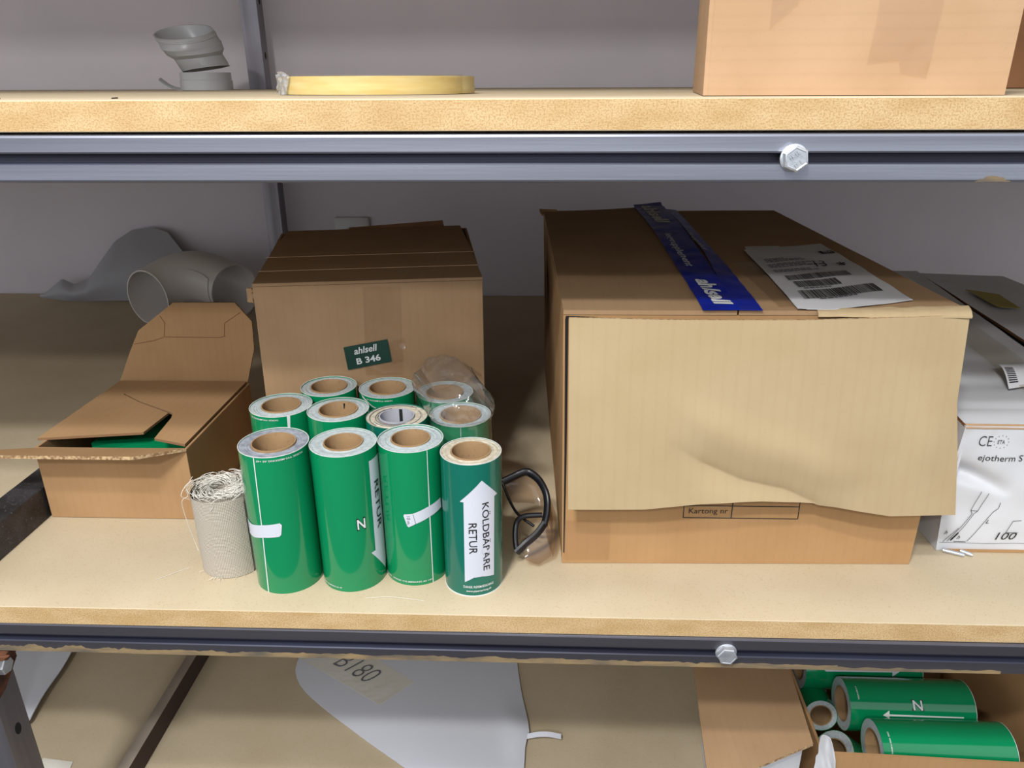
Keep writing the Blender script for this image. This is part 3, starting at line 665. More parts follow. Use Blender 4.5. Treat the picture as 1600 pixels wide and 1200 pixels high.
# ------------------------------------------------------------------ big box
def bigbox():
    FL = Vector((0.0324, 0.1009, 0)); FR = Vector((0.4580, 0.1102, 0)); H = 0.3165
    TFL = Vector((0.0278, 0.1075, H)); TFR = Vector((0.4640, 0.1130, H)); TBL = Vector((0.0095, 0.7870, H)); TBR = Vector((0.4500, 0.7965, H))
    BL = Vector((0.0150, 0.787, 0)); BR = Vector((0.446, 0.796, 0)); z0 = Vector((0, 0, 0.0005))
    t = thing('cardboard_box', 'big brown cardboard box taped with blue tape, its pale front flap hanging down', 'box', (FL + FR + BR + BL) / 4)
    b = MB(); th = 0.005
    quadsheet(b, FL + z0, FR + z0, TFR, TFL, th, 10, 10, 0.001, 9)
    quadsheet(b, FR + z0, BR + z0, TBR, TFR, th, 10, 10, 0.002, 7)
    quadsheet(b, BR + z0, BL + z0, TBL, TBR, th, 6, 6)
    quadsheet(b, BL + z0, FL + z0, TFL, TBL, th, 14, 12, 0.004, 7)
    part('body', b, M['card_tan'], t, smooth=30)
    # lid: two long flaps, the left one lifted along the seam
    seam_f = Vector((0.2160, 0.1085, H)); seam_b = Vector((0.2330, 0.7900, H)); up = Vector((0, 0, 0.0058))
    b = MB(); quadsheet(b, seam_f + up + Vector((0.001, 0, 0)), TFR + up, TBR + up, seam_b + up + Vector((0.014, 0, 0)), 0.005, 10, 14, 0.0015, 9)
    part('lid_flap', b, M['card'], t, smooth=30)
    def lift(u, v): return 0.010 * u * u * min(1, v * 1.6) + 0.002 * math.sin(3.1 * v) * (1 - u)
    b = MB(); quadsheet(b, TFL + up, seam_f + up - Vector((0.001, 0, 0)), seam_b + up - Vector((0.001, 0, 0)), TBL + up, 0.005, 12, 18, 0.002, 10, bend=lift)
    part('lid_flap', b, M['card'], t, smooth=30, label='left lid flap, lifted along the taped seam')
    # torn brown corner at the rear left
    b = MB(); p = TBL + Vector((-0.004, -0.03, 0.004)); quadsheet(b, p, p + Vector((0.024, 0.0, 0.001)), p + Vector((0.030, 0.03, 0.004)), p + Vector((-0.004, 0.03, 0.006)), 0.003, 8, 6, 0.005, 60)
    part('torn_corner', b, M['card_tan'], t)
    # front flap hanging outwards over the front
    zT = [0.3205, 0.3195, 0.3195, 0.3225, 0.3255]
    def top(u): return Vector((0.0335 + (0.4565 - 0.0335) * u, 0.0985 - 0.004 * math.sin(math.pi * u) + 0.006 * u, interp(u, [0, 0.25, 0.6, 0.85, 1], zT) - 0.0035))
    bx = [0.0368, 0.124, 0.183, 0.257, 0.338, 0.404, 0.4785]; bz = [0.0940, 0.0955, 0.1030, 0.1045, 0.1005, 0.0885, 0.0905]
    def P(u, v):
        a = top(u); x1 = bx[0] + (bx[-1] - bx[0]) * u; z1 = interp(x1, bx, bz)
        xr = interp(v, [0, 0.42, 0.68, 1], [0, 0.002, 0.012, x1 - a.x]) if u > 0 else 0
        x = a.x + (x1 - a.x) * v; x += (xr - (0.022 * v)) * max(0, (u - 0.8) / 0.2) * (1 if v < 1 else 0)
        z = a.z + (z1 - a.z) * v
        y = a.y - 0.022 * v
        zc = interp(x, [0.03, 0.155, 0.185, 0.235, 0.285, 0.335], [0.22, 0.172, 0.153, 0.131, 0.120, 0.096]); d = z - zc
        k = max(0, min(1, (x - 0.145) / 0.05)) * max(0, min(1, (0.37 - x) / 0.05))
        y += k * (0.0085 * math.exp(-d / 0.016) if d > 0 else 0.0085 * math.exp(-(d / 0.030) ** 2))
        y -= k * 0.004 * math.exp(-((d - 0.045) / 0.022) ** 2) - 0.0012 * nz((x, z, 1), 9)
        y -= 0.003 * math.exp(-((u - 0.93) / 0.06) ** 2 - ((v - 0.6) / 0.2) ** 2)
        return (x, y, z)
    b = MB(); b.sheet(lambda u, v: P(v, 1 - u), 80, 110, 0.0045, 0, 1)
    part('front_flap', b, [M['card_flap'], M['fluting']], t, smooth=35, label='pale tan front flap hanging down over the front')
    # hinge of the flap: rolled torn paper at the top right
    b = MB()
    def hin(u, v):
        x = 0.30 + 0.158 * u; a = v * math.pi * 0.55; r = 0.005 + 0.003 * u + 0.0012 * nz((x, v, 2), 60)
        yy = interp(x, [0.30, 0.458], [0.1085, 0.106]); return (x, yy - r * math.sin(a) + 0.004 * (1 - v), 0.3165 + 0.0015 + r * math.cos(a) + 0.002 * u)
    b.sheet(hin, 30, 8, 0.001); part('torn_hinge', b, M['card_flap'], t, smooth=50)
    # front strip of the body behind the flap at the left: its dark slit is painted by a black strip
    n = Vector((0.0218, -0.9998, 0)); ux = Vector((0.9998, 0.0218, 0))
    def F(x, z, l=0.0008): return Vector((x, 0.1009 + (x - 0.0324) * 0.0218, z)) + n * l + Vector((0, 0.006 * z / 0.3165, 0))
    b = MB(); q = [(0.176, 0.1000), (0.314, 0.0990), (0.3135, 0.0640), (0.1765, 0.0655)]
    def ln(p0, p1, w_=0.0011):
        d = Vector((p1[0] - p0[0], p1[1] - p0[1])).normalized(); e = Vector((-d.y, d.x)) * w_ / 2
        b.add([F(p0[0] + e.x, p0[1] + e.y), F(p1[0] + e.x, p1[1] + e.y), F(p1[0] - e.x, p1[1] - e.y), F(p0[0] - e.x, p0[1] - e.y)], [(0, 1, 2, 3)])
    ln((0.1765, 0.0655), (0.3137, 0.0640)); ln((0.1765, 0.0655), (0.1765, 0.11)); ln((0.3137, 0.0640), (0.3137, 0.11)); ln((0.2340, 0.0650), (0.2345, 0.11)); ln((0.1765, 0.0820), (0.3137, 0.0805))
    part('printed_form', b, M['ink'], t)
    lettering('Kartong nr', t, F(0.1825, 0.0695), (1, 0.0218, 0), (0, 0, 1), 0.0465, 0.0095, M['ink'], lift=0.001)
    # black strip paints gap shade at the left front corner and lid corner
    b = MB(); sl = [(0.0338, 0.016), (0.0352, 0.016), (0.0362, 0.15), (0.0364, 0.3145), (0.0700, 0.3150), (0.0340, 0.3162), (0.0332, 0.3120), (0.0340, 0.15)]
    b.poly([F(x - 0.0036 * (z / 0.3165), z, 0.0012) for x, z in sl], 0.0004, n=n); part('gap_shade_strip', b, M['dark'], t)
    # tape over the lower left front corner
    b = MB()
    def ct(u, v): x = 0.034 + 0.056 * u; z = 0.006 + 0.055 * v; return F(x, z, 0.0015 + 0.0008 * nz((x, z, 1), 70))
    b.sheet(ct, 12, 10, 0); part('clear_tape', b, M['tape'], t, smooth=40)
    # blue tapes along the seam
    zt = H + 0.0072
    L0 = [(0.176, 0.078), (0.1785, 0.15), (0.1808, 0.30), (0.184, 0.50), (0.1835, 0.65), (0.1813, 0.789)]
    L1 = [(0.2150, 0.078), (0.2175, 0.15), (0.2225, 0.28), (0.2290, 0.47), (0.2325, 0.65), (0.2325, 0.798)]
    R1_ = [(0.2390, 0.078), (0.2440, 0.15), (0.2505, 0.30), (0.2560, 0.50), (0.2600, 0.65), (0.2625, 0.790)]
    def lookup(tab, y): return interp(y, [p[1] for p in tab], [p[0] for p in tab])
    def tl(u, v):
        y = 0.104 + (0.795 - 0.104) * v; x0 = lookup(L0, y); x1 = lookup(L1, y); x = x0 + (x1 - x0) * u
        fu = (x - 0.0278) / 0.19; lf = 0.010 * min(1.15, fu) ** 2 * min(1, v * 1.6)
        z = zt + lf + 0.0012 + 0.0016 * nz((x, y, 3), 45)
        if v > 0.97: z += 0.002
        return (x, y, z)
    b = MB(); b.sheet(tl, 14, 60, 0.0004); TL = part('blue_tape', b, M['blue'], t, smooth=50)
    def tr(u, v):
        y = 0.104 + (0.788 - 0.104) * v; x0 = lookup(L1, y) + 0.0015 - 0.003 * (1 - v) + 0.0105 * max(0, min(1, (v - 0.12) / 0.3)) * min(1, (1.02 - v) / 0.15); x1 = lookup(R1_, y); x = x0 + (x1 - x0) * u
        return (x, y, zt - 0.0005 + 0.0010 + 0.0012 * nz((x, y, 9), 45) + 0.002 * (1 - u) * min(1, v * 2))
    b = MB(); b.sheet(tr, 8, 60, 0.0004); TR = part('blue_tape', b, M['blue'], t, smooth=50)
    def on_tape(s, par, x0, y0, x1, y1, h, fn_z, **k):
        ux = Vector((x1 - x0, y1 - y0, 0)); w_ = ux.length; ux.normalize(); uy = Vector((-ux.y, ux.x, 0)); vs, fs, tw, th_ = text_mesh(s, k.get('bold', 0.02), k.get('shear', 0.2))
        mb = MB(); out = []
        for px, py in vs:
            p = Vector((x0, y0, 0)) + ux * (px / tw * w_) + uy * (py / th_ * h); p.z = fn_z(p.x, p.y) + 0.0009; out.append(p)
        mb.add(out, fs); part('lettering', mb, k.get('m', M['white_ink']), par)
    def zl_(x, y): v = (y - 0.104) / 0.691; fu = (x - 0.0278) / 0.19; return zt + 0.010 * min(1.15, fu) ** 2 * min(1, v * 1.6) + 0.0012 + 0.0016 * nz((x, y, 3), 45)
    def zr_(x, y): return zt + 0.0005 + 0.0012 * nz((x, y, 9), 45) + 0.0012
    on_tape('ahlsell', TL, 0.190, 0.225, 0.193, 0.118, 0.020, zl_, bold=0.035)
    on_tape('letgrupplement', TL, 0.1925, 0.50, 0.190, 0.29, 0.013, zl_)
    on_tape('ahlsell', TL, 0.193, 0.775, 0.197, 0.585, 0.022, zl_, bold=0.035)
    on_tape('Stopsid', TR, 0.238, 0.55, 0.236, 0.41, 0.009, zr_, bold=0.0)
    # shipping label pouch
    A = [(0.2781, 0.0930), (0.4177, 0.1468), (0.4239, 0.4608), (0.2988, 0.4179)]
    zp = H + 0.0085
    def pl(u, v):
        p = Vector((*A[0], 0)).lerp(Vector((*A[1], 0)), u).lerp(Vector((*A[3], 0)).lerp(Vector((*A[2], 0)), u), v)
        p.y = max(p.y, 0.108); p.z = zp + 0.0012 * nz((p.x, p.y, 2), 22) + 0.0012 * math.sin(v * 3.1); return p
    b = MB(); b.sheet(pl, 14, 24, 0.0006); LB = part('shipping_label', b, M['paper'], t, smooth=40)
    def on_label(x, y, dz=0.0009): return Vector((x, y, zp + 0.0012 * nz((x, y, 2), 22) + 0.0012 * math.sin(max(0, min(1, (y - 0.12) / 0.32)) * 3.1) + dz))
    def lblpt(u, v, dz=0.0009):
        p = pl(u, v); p.z += dz; return p
    def rect(mb, u0, u1, v0, v1, nu=1):
        for k in range(nu):
            a, c = u0 + (u1 - u0) * k / nu, u0 + (u1 - u0) * (k + 1) / nu
            mb.add([lblpt(a, v0), lblpt(c, v0), lblpt(c, v1), lblpt(a, v1)], [(0, 1, 2, 3)])
    rnd = random.Random(3); bars = MB()
    for (u0, u1, v0, v1) in ((0.12, 0.86, 0.13, 0.235), (0.16, 0.60, 0.275, 0.365), (0.14, 0.80, 0.385, 0.46)):
        u = u0
        while u < u1:
            w_ = rnd.choice((0.006, 0.006, 0.010, 0.014)); rect(bars, u, u + w_, v0, v1); u += w_ + rnd.choice((0.005, 0.007, 0.011))
    part('barcode', bars, M['ink'], LB)
    for v, n_, u0 in ((0.52, 9, 0.08), (0.545, 7, 0.08), (0.60, 12, 0.08), (0.625, 8, 0.08), (0.65, 10, 0.08), (0.70, 8, 0.10), (0.725, 9, 0.10), (0.75, 6, 0.10), (0.115, 7, 0.25), (0.255, 6, 0.2)):
        u = u0; tl_ = MB()
        for _ in range(n_):
            w_ = rnd.uniform(0.02, 0.06); rect(tl_, u, u + w_, v, v + 0.012); u += w_ + 0.012
        part('print_line', tl_, M['ink_grey'], LB)
    k = MB(); rect(k, 0.80, 0.97, 0.765, 0.83, 3); part('printed_block', k, M['ink'], LB)
    def lab_text(s, u0, v0, u1, v1, m, **kw):
        vs, fs, tw, th_ = text_mesh(s, kw.get('bold', 0.0), kw.get('shear', 0)); mb = MB()
        mb.add([lblpt(u0 + (u1 - u0) * x / tw, v0 + (v1 - v0) * y / th_, kw.get('dz', 0.0016)) for x, y in vs], fs); part('lettering', mb, m, LB)
    lab_text('EDI', 0.835, 0.775, 0.935, 0.82, M['paper'], bold=0.02)
    lab_text('13', 0.56, 0.55, 0.70, 0.645, M['ink'], shear=0.2)
    lab_text('*', 0.80, 0.53, 0.90, 0.60, M['ink'], bold=0.02)
    # second, older sheet under the label: a torn strip
    b = MB(); b.poly([(0.2975, 0.395, zp - 0.0012), (0.360, 0.412, zp - 0.0010), (0.358, 0.450, zp - 0.0010), (0.307, 0.445, zp - 0.0012)], 0.0004); part('label_backing', b, M['paper'], t)
    # clear tape across the lid right of the blue tape
    b = MB()
    def ct2(u, v): x = 0.262 + 0.030 * u; y = 0.118 + 0.22 * v; return (x, y, zt + 0.0008 + 0.0006 * nz((x, y, 4), 60))
    b.sheet(ct2, 6, 18, 0); part('clear_tape', b, M['tape'], t, smooth=40)
    # dark handle slot in the left side
    b = MB(); b.poly([Vector((0.0125, y, z)) for y, z in ((0.52, 0.262), (0.60, 0.268), (0.62, 0.24), (0.60, 0.215), (0.52, 0.205), (0.50, 0.23))], 0.0004, n=Vector((-1, 0, 0)))
    part('handle_slot', b, M['dark'], t)
bigbox()

# ------------------------------------------------------------------ open brown box at the left
def openbox():
    x0, x1, y0, y1, h, th = -0.6640, -0.4600, 0.1875, 0.4220, 0.1065, 0.0035
    t = thing('cardboard_box', 'small brown cardboard box with its back flap standing up, on the left', 'box', ((x0 + x1) / 2, (y0 + y1) / 2, 0))
    b = MB()
    b.box(x0, x1, y0, y0 + th, 0.0005, h); b.box(x0, x1, y1 - th, y1, 0.0005, h); b.box(x0, x0 + th, y0 + th, y1 - th, 0.0005, h); b.box(x1 - th, x1, y0 + th, y1 - th, 0.0005, h); b.box(x0 + th, x1 - th, y0 + th, y1 - th, 0.0005, 0.004)
    part('body', b, M['card_open'], t, bevel=0.0008)
    z = h + 0.0002
    # two lid flaps closing to a stepped joint
    def lid(pts, name='lid_flap', dz=None):
        b = MB(); b.poly([(x, y, z + 0.0035 + (dz(x, y) if dz else 0)) for x, y in pts], 0.0035, 0, 1); return part(name, b, [M['card_open'], M['crease']], t)
    lid([(-0.6720, 0.2090), (-0.5375, 0.2310), (-0.5330, 0.2960), (-0.5940, 0.3330), (-0.6350, 0.3640), (-0.6190, 0.4200), (-0.6690, 0.4200)])
    lid([(-0.4640, 0.1950), (-0.4640, 0.4200), (-0.6180, 0.4200), (-0.6335, 0.3655), (-0.5925, 0.3345), (-0.5260, 0.2950), (-0.5205, 0.2780), (-0.5130, 0.2120)], dz=lambda x, y: 0.0004)
    # front flap folded out
    b = MB(); b.poly([(-0.459, 0.1870, 0.1090), (-0.663, 0.1870, 0.1070), (-0.76, 0.158, 0.1130), (-0.76, 0.142, 0.1185), (-0.504, 0.141, 0.1195)], 0.0042, 0, 1)
    part('front_flap', b, [M['card_open'], M['fluting']], t, label='front flap folded outwards with a cut corrugated edge')
    # back flap upright
    out = [(-0.4640, 0.1075), (-0.4470, 0.1640), (-0.4455, 0.2075), (-0.4690, 0.2375), (-0.5660, 0.2370), (-0.6280, 0.1920), (-0.6480, 0.1560), (-0.6720, 0.1075)]
    b = MB(); b.poly([(x, 0.424 + 0.05 * (zz - 0.1075), zz) for x, zz in out], 0.0035, 0, 1, n=Vector((0, -1, 0.05)))
    part('back_flap', b, [M['card_open'], M['fluting']], t, label='back flap with chamfered corners, standing upright')
    b = MB()
    def crease(pts):
        b.tube([(x, 0.4238 + 0.05 * (zz - 0.1075), zz) for x, zz in pts], 0.0006, 5)
    crease([(-0.638, 0.170), (-0.605, 0.176), (-0.588, 0.182), (-0.584, 0.205), (-0.590, 0.216)]); crease([(-0.586, 0.182), (-0.500, 0.1815), (-0.490, 0.184)]); crease([(-0.492, 0.184), (-0.489, 0.205), (-0.462, 0.222)])
    part('crease_line', b, M['crease'], t)
    b = MB(); b.box(-0.62, -0.48, 0.24, 0.34, 0.0045, 0.088); part('packed_film', b, M['green'], t)
openbox()

# ------------------------------------------------------------------ white carton at the right
def whitebox():
    x0 = 0.5055; y0 = 0.1415; H = 0.1735
    FL = Vector((x0, y0, 0)); FR = Vector((0.96, y0, 0)); BL = Vector((0.500, 0.905, 0)); BR = Vector((0.955, 0.87, 0)); up = Vector((0, 0, H)); z0 = Vector((0, 0, 0.0005))
    t = thing('carton', 'battered white carton of fixings with a dented printed front, at the right', 'box', (FL + FR + BL + BR) / 4)
    def dent(x, z):
        # creased dent running down to the right from the left edge
        d = (z - interp(x, [0.5, 0.545, 0.575], [0.1150, 0.0990, 0.0860])); f = max(0, min(1, (0.585 - x) / 0.05))
        return 0.014 * f * (math.exp(-(d / 0.013) ** 2) if d > 0 else math.exp(-(d / 0.007) ** 2)) + 0.0028 * nz((x, z, 4), 24)
    def front(u, v):
        x = x0 + (0.96 - x0) * u ** 1.0; z = 0.0005 + (H - 0.0005) * v; e = min(1, 8 * v, 8 * (1 - v)) * min(1, u * 40 + 0.1)
        xx = x - 0.004 * (1 - u) * math.sin(math.pi * v) 
        return (xx, y0 + dent(x, z) * e, z)
    b = MB(); b.sheet(front, 150, 90, 0)
    quadsheet(b, BL + z0, FL + z0, FL + up, BL + up, 0.003, 20, 10, 0.006, 12); quadsheet(b, FR + z0, BR + z0, BR + up, FR + up, 0.003, 4, 4); quadsheet(b, BR + z0, BL + z0, BL + up, BR + up, 0.003, 4, 4)
    part('body', b, M['carton_white'], t, smooth=30)
    seam_f = Vector((0.688, y0 + 0.003, H)); seam_b = Vector((0.790, 0.893, H)); k = Vector((0, 0, 0.0045))
    b = MB(); quadsheet(b, FL + up + k + Vector((0, 0.003, 0)), seam_f + k, seam_b + k, BL + up + k, 0.004, 12, 80, 0.004, 11, 0, 1, bend=lambda u, v: -0.003 * max(0, 1 - v / 0.03) - 0.0025 * max(0, 1 - abs(v - 0.06) / 0.02) - 0.0022 * max(0, 1 - abs(v - 0.16) / 0.03) - 0.002 * max(0, 1 - abs(v - 0.27) / 0.03) + 0.005 * u * min(1, 3 * v))
    part('lid_flap', b, [M['carton_white'], M['card_dark']], t, smooth=30)
    b = MB(); k2 = k + Vector((0.006, 0.0, 0.0005)); quadsheet(b, seam_f + k2 + Vector((0.004, 0, 0.014)), FR + up + k + Vector((0, 0.003, 0)), BR + up + k, seam_b + k2, 0.004, 10, 20, 0.004, 11, 0, 1)
    part('lid_flap', b, [M['carton_white'], M['card_dark']], t, smooth=30)
    # brown torn lip along the front top and bottom edge
    b = MB()
    def lip(u, v): x = x0 + 0.001 + 0.45 * u; return (x, y0 - 0.0012 + 0.004 * v, H - 0.003 + 0.0045 * v + 0.002 * nz((x, 0, 1), 30))
    b.sheet(lip, 60, 2, 0.001); part('torn_edge', b, M['card'], t, smooth=50)
    b = MB(); b.box(x0 + 0.012, 0.95, y0 - 0.003, y0 + 0.01, 0.0004, 0.003); part('bottom_edge', b, M['card_tan'], t)
    # clear tape band along the lid seam and yellow torn label
    b = MB()
    def tp(u, v): y = 0.16 + 0.7 * v; x = interp(y, [0.14, 0.89], [0.610, 0.700]) + 0.052 * u; return (x, y, H + 0.0115 + 0.001 * nz((x, y, 2), 40))
    b.sheet(tp, 6, 30, 0); part('clear_tape', b, M['tape'], t, smooth=40)
    b = MB(); b.poly([(0.808, 0.735, H + 0.011), (0.850, 0.700, H + 0.011), (0.835, 0.605, H + 0.011), (0.800, 0.615, H + 0.011)], 0.0006); part('torn_label', b, M['yellow_label'], t)
    b = MB()
    def curl(u, v):
        a = 0.2 + 1.9 * v; return (0.606 + 0.075 * u + 0.012 * v, 0.235 + 0.075 * (1 - u) * 0 + 0.055 * v + 0.03 * u, H + 0.0062 + 0.020 * math.sin(a) * (0.5 + 0.5 * (1 - u)))
    b.sheet(curl, 8, 8, 0.0008); CU = part('curled_label', b, M['paper'], t, smooth=60)
    bb = MB()
    for i in range(9):
        v0 = 0.12 + i * 0.06; bb.add([Vector(curl(0.03, v0)) + Vector((-0.0003, -0.0005, 0.001)), Vector(curl(0.22, v0)) + Vector((0, -0.0005, 0.001)), Vector(curl(0.22, v0 + 0.03)) + Vector((0, -0.0005, 0.001)), Vector(curl(0.03, v0 + 0.03)) + Vector((-0.0003, -0.0005, 0.001))], [(0, 1, 2, 3)])
    part('barcode', bb, M['ink'], CU)
    # print on the front
    def F(x, z, l=0.0012):
        e = min(1, 8 * z / H, 8 * (1 - z / H)); return Vector((x, y0 + dent(x, z) * e - l, z))
    def ptext(s, x, z, w_, h_, m=M['ink'], **kw):
        vs, fs, tw, th = text_mesh(s, kw.get('bold', 0), kw.get('shear', 0)); mb = MB(); mb.add([F(x + px / tw * w_, z + py / th * h_) for px, py in vs], fs); part('lettering', mb, m, t)
    ptext('CE', 0.5245, 0.1480, 0.0155, 0.0130, bold=-0.012)
    ptext('ETA', 0.5462, 0.1512, 0.0085, 0.0048)
    ptext('ejotherm STR', 0.5290, 0.1258, 0.0660, 0.0105)
    ptext('100', 0.5735, 0.0180, 0.0260, 0.0105, shear=0.25)
    b = MB()
    for k in range(12):
        a = 2 * math.pi * k / 12; cx, cz = 0.5505 + 0.0085 * math.cos(a), 0.1538 + 0.0080 * math.sin(a)
        b.add([F(cx + 0.0006 * math.cos(q), cz + 0.0006 * math.sin(q)) for q in [2 * math.pi * j / 6 for j in range(6)]], [tuple(range(6))])
    part('star_ring', b, M['ink_grey'], t)
    b = MB()
    def line(p, w_=0.0006):
        for a, c in zip(p[:-1], p[1:]):
            n = max(1, int(math.hypot(c[0] - a[0], c[1] - a[1]) / 0.003)); d = Vector((c[0] - a[0], c[1] - a[1])).normalized(); e = Vector((-d.y, d.x)) * w_ / 2
            for i in range(n):
                s0, s1 = i / n, (i + 1) / n; A = (a[0] + (c[0] - a[0]) * s0, a[1] + (c[1] - a[1]) * s0); C = (a[0] + (c[0] - a[0]) * s1, a[1] + (c[1] - a[1]) * s1)
                b.add([F(A[0] + e.x, A[1] + e.y), F(C[0] + e.x, C[1] + e.y), F(C[0] - e.x, C[1] - e.y), F(A[0] - e.x, A[1] - e.y)], [(0, 1, 2, 3)])
    line([(0.5430, 0.0860), (0.5360, 0.0590), (0.5385, 0.0545), (0.5235, 0.0300), (0.5160, 0.0140)]); line([(0.5530, 0.0830), (0.5450, 0.0580), (0.5410, 0.0545), (0.5265, 0.0290), (0.5200, 0.0150)]); line([(0.536, 0.059), (0.545, 0.058)])
    line([(0.5250, 0.0350), (0.5110, 0.0135)]); line([(0.5700, 0.0700), (0.5690, 0.0620), (0.5640, 0.0570), (0.5400, 0.0150)]); line([(0.524, 0.0140), (0.539, 0.0140)], 0.0008)
    line([(0.6, 0.028), (0.585, 0.028), (0.590, 0.045), (0.6, 0.046)]); line([(0.520, 0.016), (0.5265, 0.028)], 0.0022)
    line([(0.497 + 0.010, 0.0125), (0.92, 0.0125)], 0.0004)
    part('dowel_diagram', b, M['ink'], t)
    ptext('L', 0.5575, 0.0410, 0.004, 0.005, shear=0.4); ptext('h', 0.5095, 0.0250, 0.004, 0.006, shear=0.4); ptext('h', 0.5265, 0.0180, 0.004, 0.006, shear=0.4)
whitebox()
def nail(x, y, rz, L, label):
    b = MB(); d = Vector((math.cos(rz), math.sin(rz), 0)); p = Vector((x, y, 0.0030)); b.tube([p, p + d * (L - 0.004), p + d * L], [0.0026, 0.0026, 0.0018], 12)
    o = part('steel_pin', b, M['zinc'], loc=(x, y, 0.0), smooth=40); props(o, label, 'pin', 'metal pins under the white carton')
nail(0.512, 0.1385, math.radians(-28), 0.024, 'longer metal pin poking out under the white carton, left of the pair')
nail(0.533, 0.1370, math.radians(-42), 0.014, 'shorter metal pin poking out under the white carton, right of the pair')

# ------------------------------------------------------------------ safety goggles
def goggles():
    t = thing('safety_goggles', 'clear safety glasses with a black frame leaning on the big box', 'goggles', (0.0, 0.12, 0.0))
    arc = smooth_path([(-0.0435, 0.165, 0.0772), (-0.0313, 0.17, 0.0811), (-0.0167, 0.175, 0.0860), (-0.0084, 0.175, 0.0852), (0.0031, 0.165, 0.0806), (0.0113, 0.15, 0.0726), (0.0138, 0.14, 0.0628), (0.013, 0.128, 0.0535), (0.0098, 0.116, 0.0448)], 5)
    b = MB(); b.tube(arc, 0.0047, 10, flat=(0.8, 1.15)); part('brow_bar', b, M['black'], t, smooth=60)
    bar = smooth_path([(0.0110, 0.118, 0.0465), (0.0005, 0.108, 0.0364), (-0.012, 0.1, 0.0286), (-0.0236, 0.095, 0.0185)], 5)
    b = MB(); b.tube(bar, [0.0062 + 0.0 * i for i in range(len(bar))], 8, flat=(0.55, 1.0)); part('temple', b, M['black'], t, smooth=40)
    b = MB(); b.tube(smooth_path([(-0.0435, 0.165, 0.0764), (-0.0332, 0.15, 0.0575), (-0.0222, 0.135, 0.0476), (-0.0028, 0.12, 0.0407)], 5), 0.0018, 8); part('temple', b, M['black'], t, smooth=60)
    b = MB(); b.tube(smooth_path([(0.0075, 0.128, 0.0518), (-0.0124, 0.125, 0.0521), (-0.0211, 0.12, 0.0505), (-0.0248, 0.112, 0.0454), (-0.0253, 0.103, 0.0328), (-0.0228, 0.095, 0.0198)], 5), 0.0034, 10); part('nose_frame', b, M['black'], t, smooth=60)
    b = MB()
    pa = smooth_path([(-0.0412, 0.167, 0.0735), (-0.0314, 0.171, 0.0790), (-0.0084, 0.176, 0.0822), (0.0065, 0.160, 0.0762), (0.0130, 0.142, 0.0630), (0.0125, 0.126, 0.0510)], 5)
    pb = smooth_path([(-0.034, 0.150, 0.0580), (-0.0262, 0.155, 0.0530), (-0.0050, 0.165, 0.0460), (0.0120, 0.160, 0.040), (0.0210, 0.140, 0.030), (0.0195, 0.115, 0.0200)], 5)
    b.sheet(lambda u, v: along(pa, u).lerp(along(pb, u), v) + Vector((0.003, 0.006, 0)) * math.sin(math.pi * v), 24, 8, 0.0016)
    part('lens', b, M['lens'], t, smooth=60)
    b = MB()
    pa = [(0.0125, 0.126, 0.0530), (0.0105, 0.112, 0.0385), (-0.012, 0.099, 0.0270), (-0.016, 0.097, 0.0200)]
    pb = [(0.0200, 0.114, 0.0190), (0.0190, 0.098, 0.0120), (0.003, 0.090, 0.0040), (-0.0115, 0.090, 0.0110)]
    b.sheet(lambda u, v: along(pa, u).lerp(along(pb, u), v) + Vector((0.001, -0.004, 0)) * math.sin(math.pi * v), 16, 8, 0.0016)
    part('side_shield', b, M['lens'], t, smooth=60)
    b = MB()
    pa = [(0.0165, 0.150, 0.0660), (0.0175, 0.130, 0.0520), (0.0125, 0.112, 0.0380)]; pb = [(0.0265, 0.145, 0.040), (0.0265, 0.125, 0.025), (0.0215, 0.098, 0.0130)]
    b.sheet(lambda u, v: along(pa, u).lerp(along(pb, u), v), 12, 6, 0.0016); part('side_shield', b, M['lens'], t, smooth=60)
goggles()

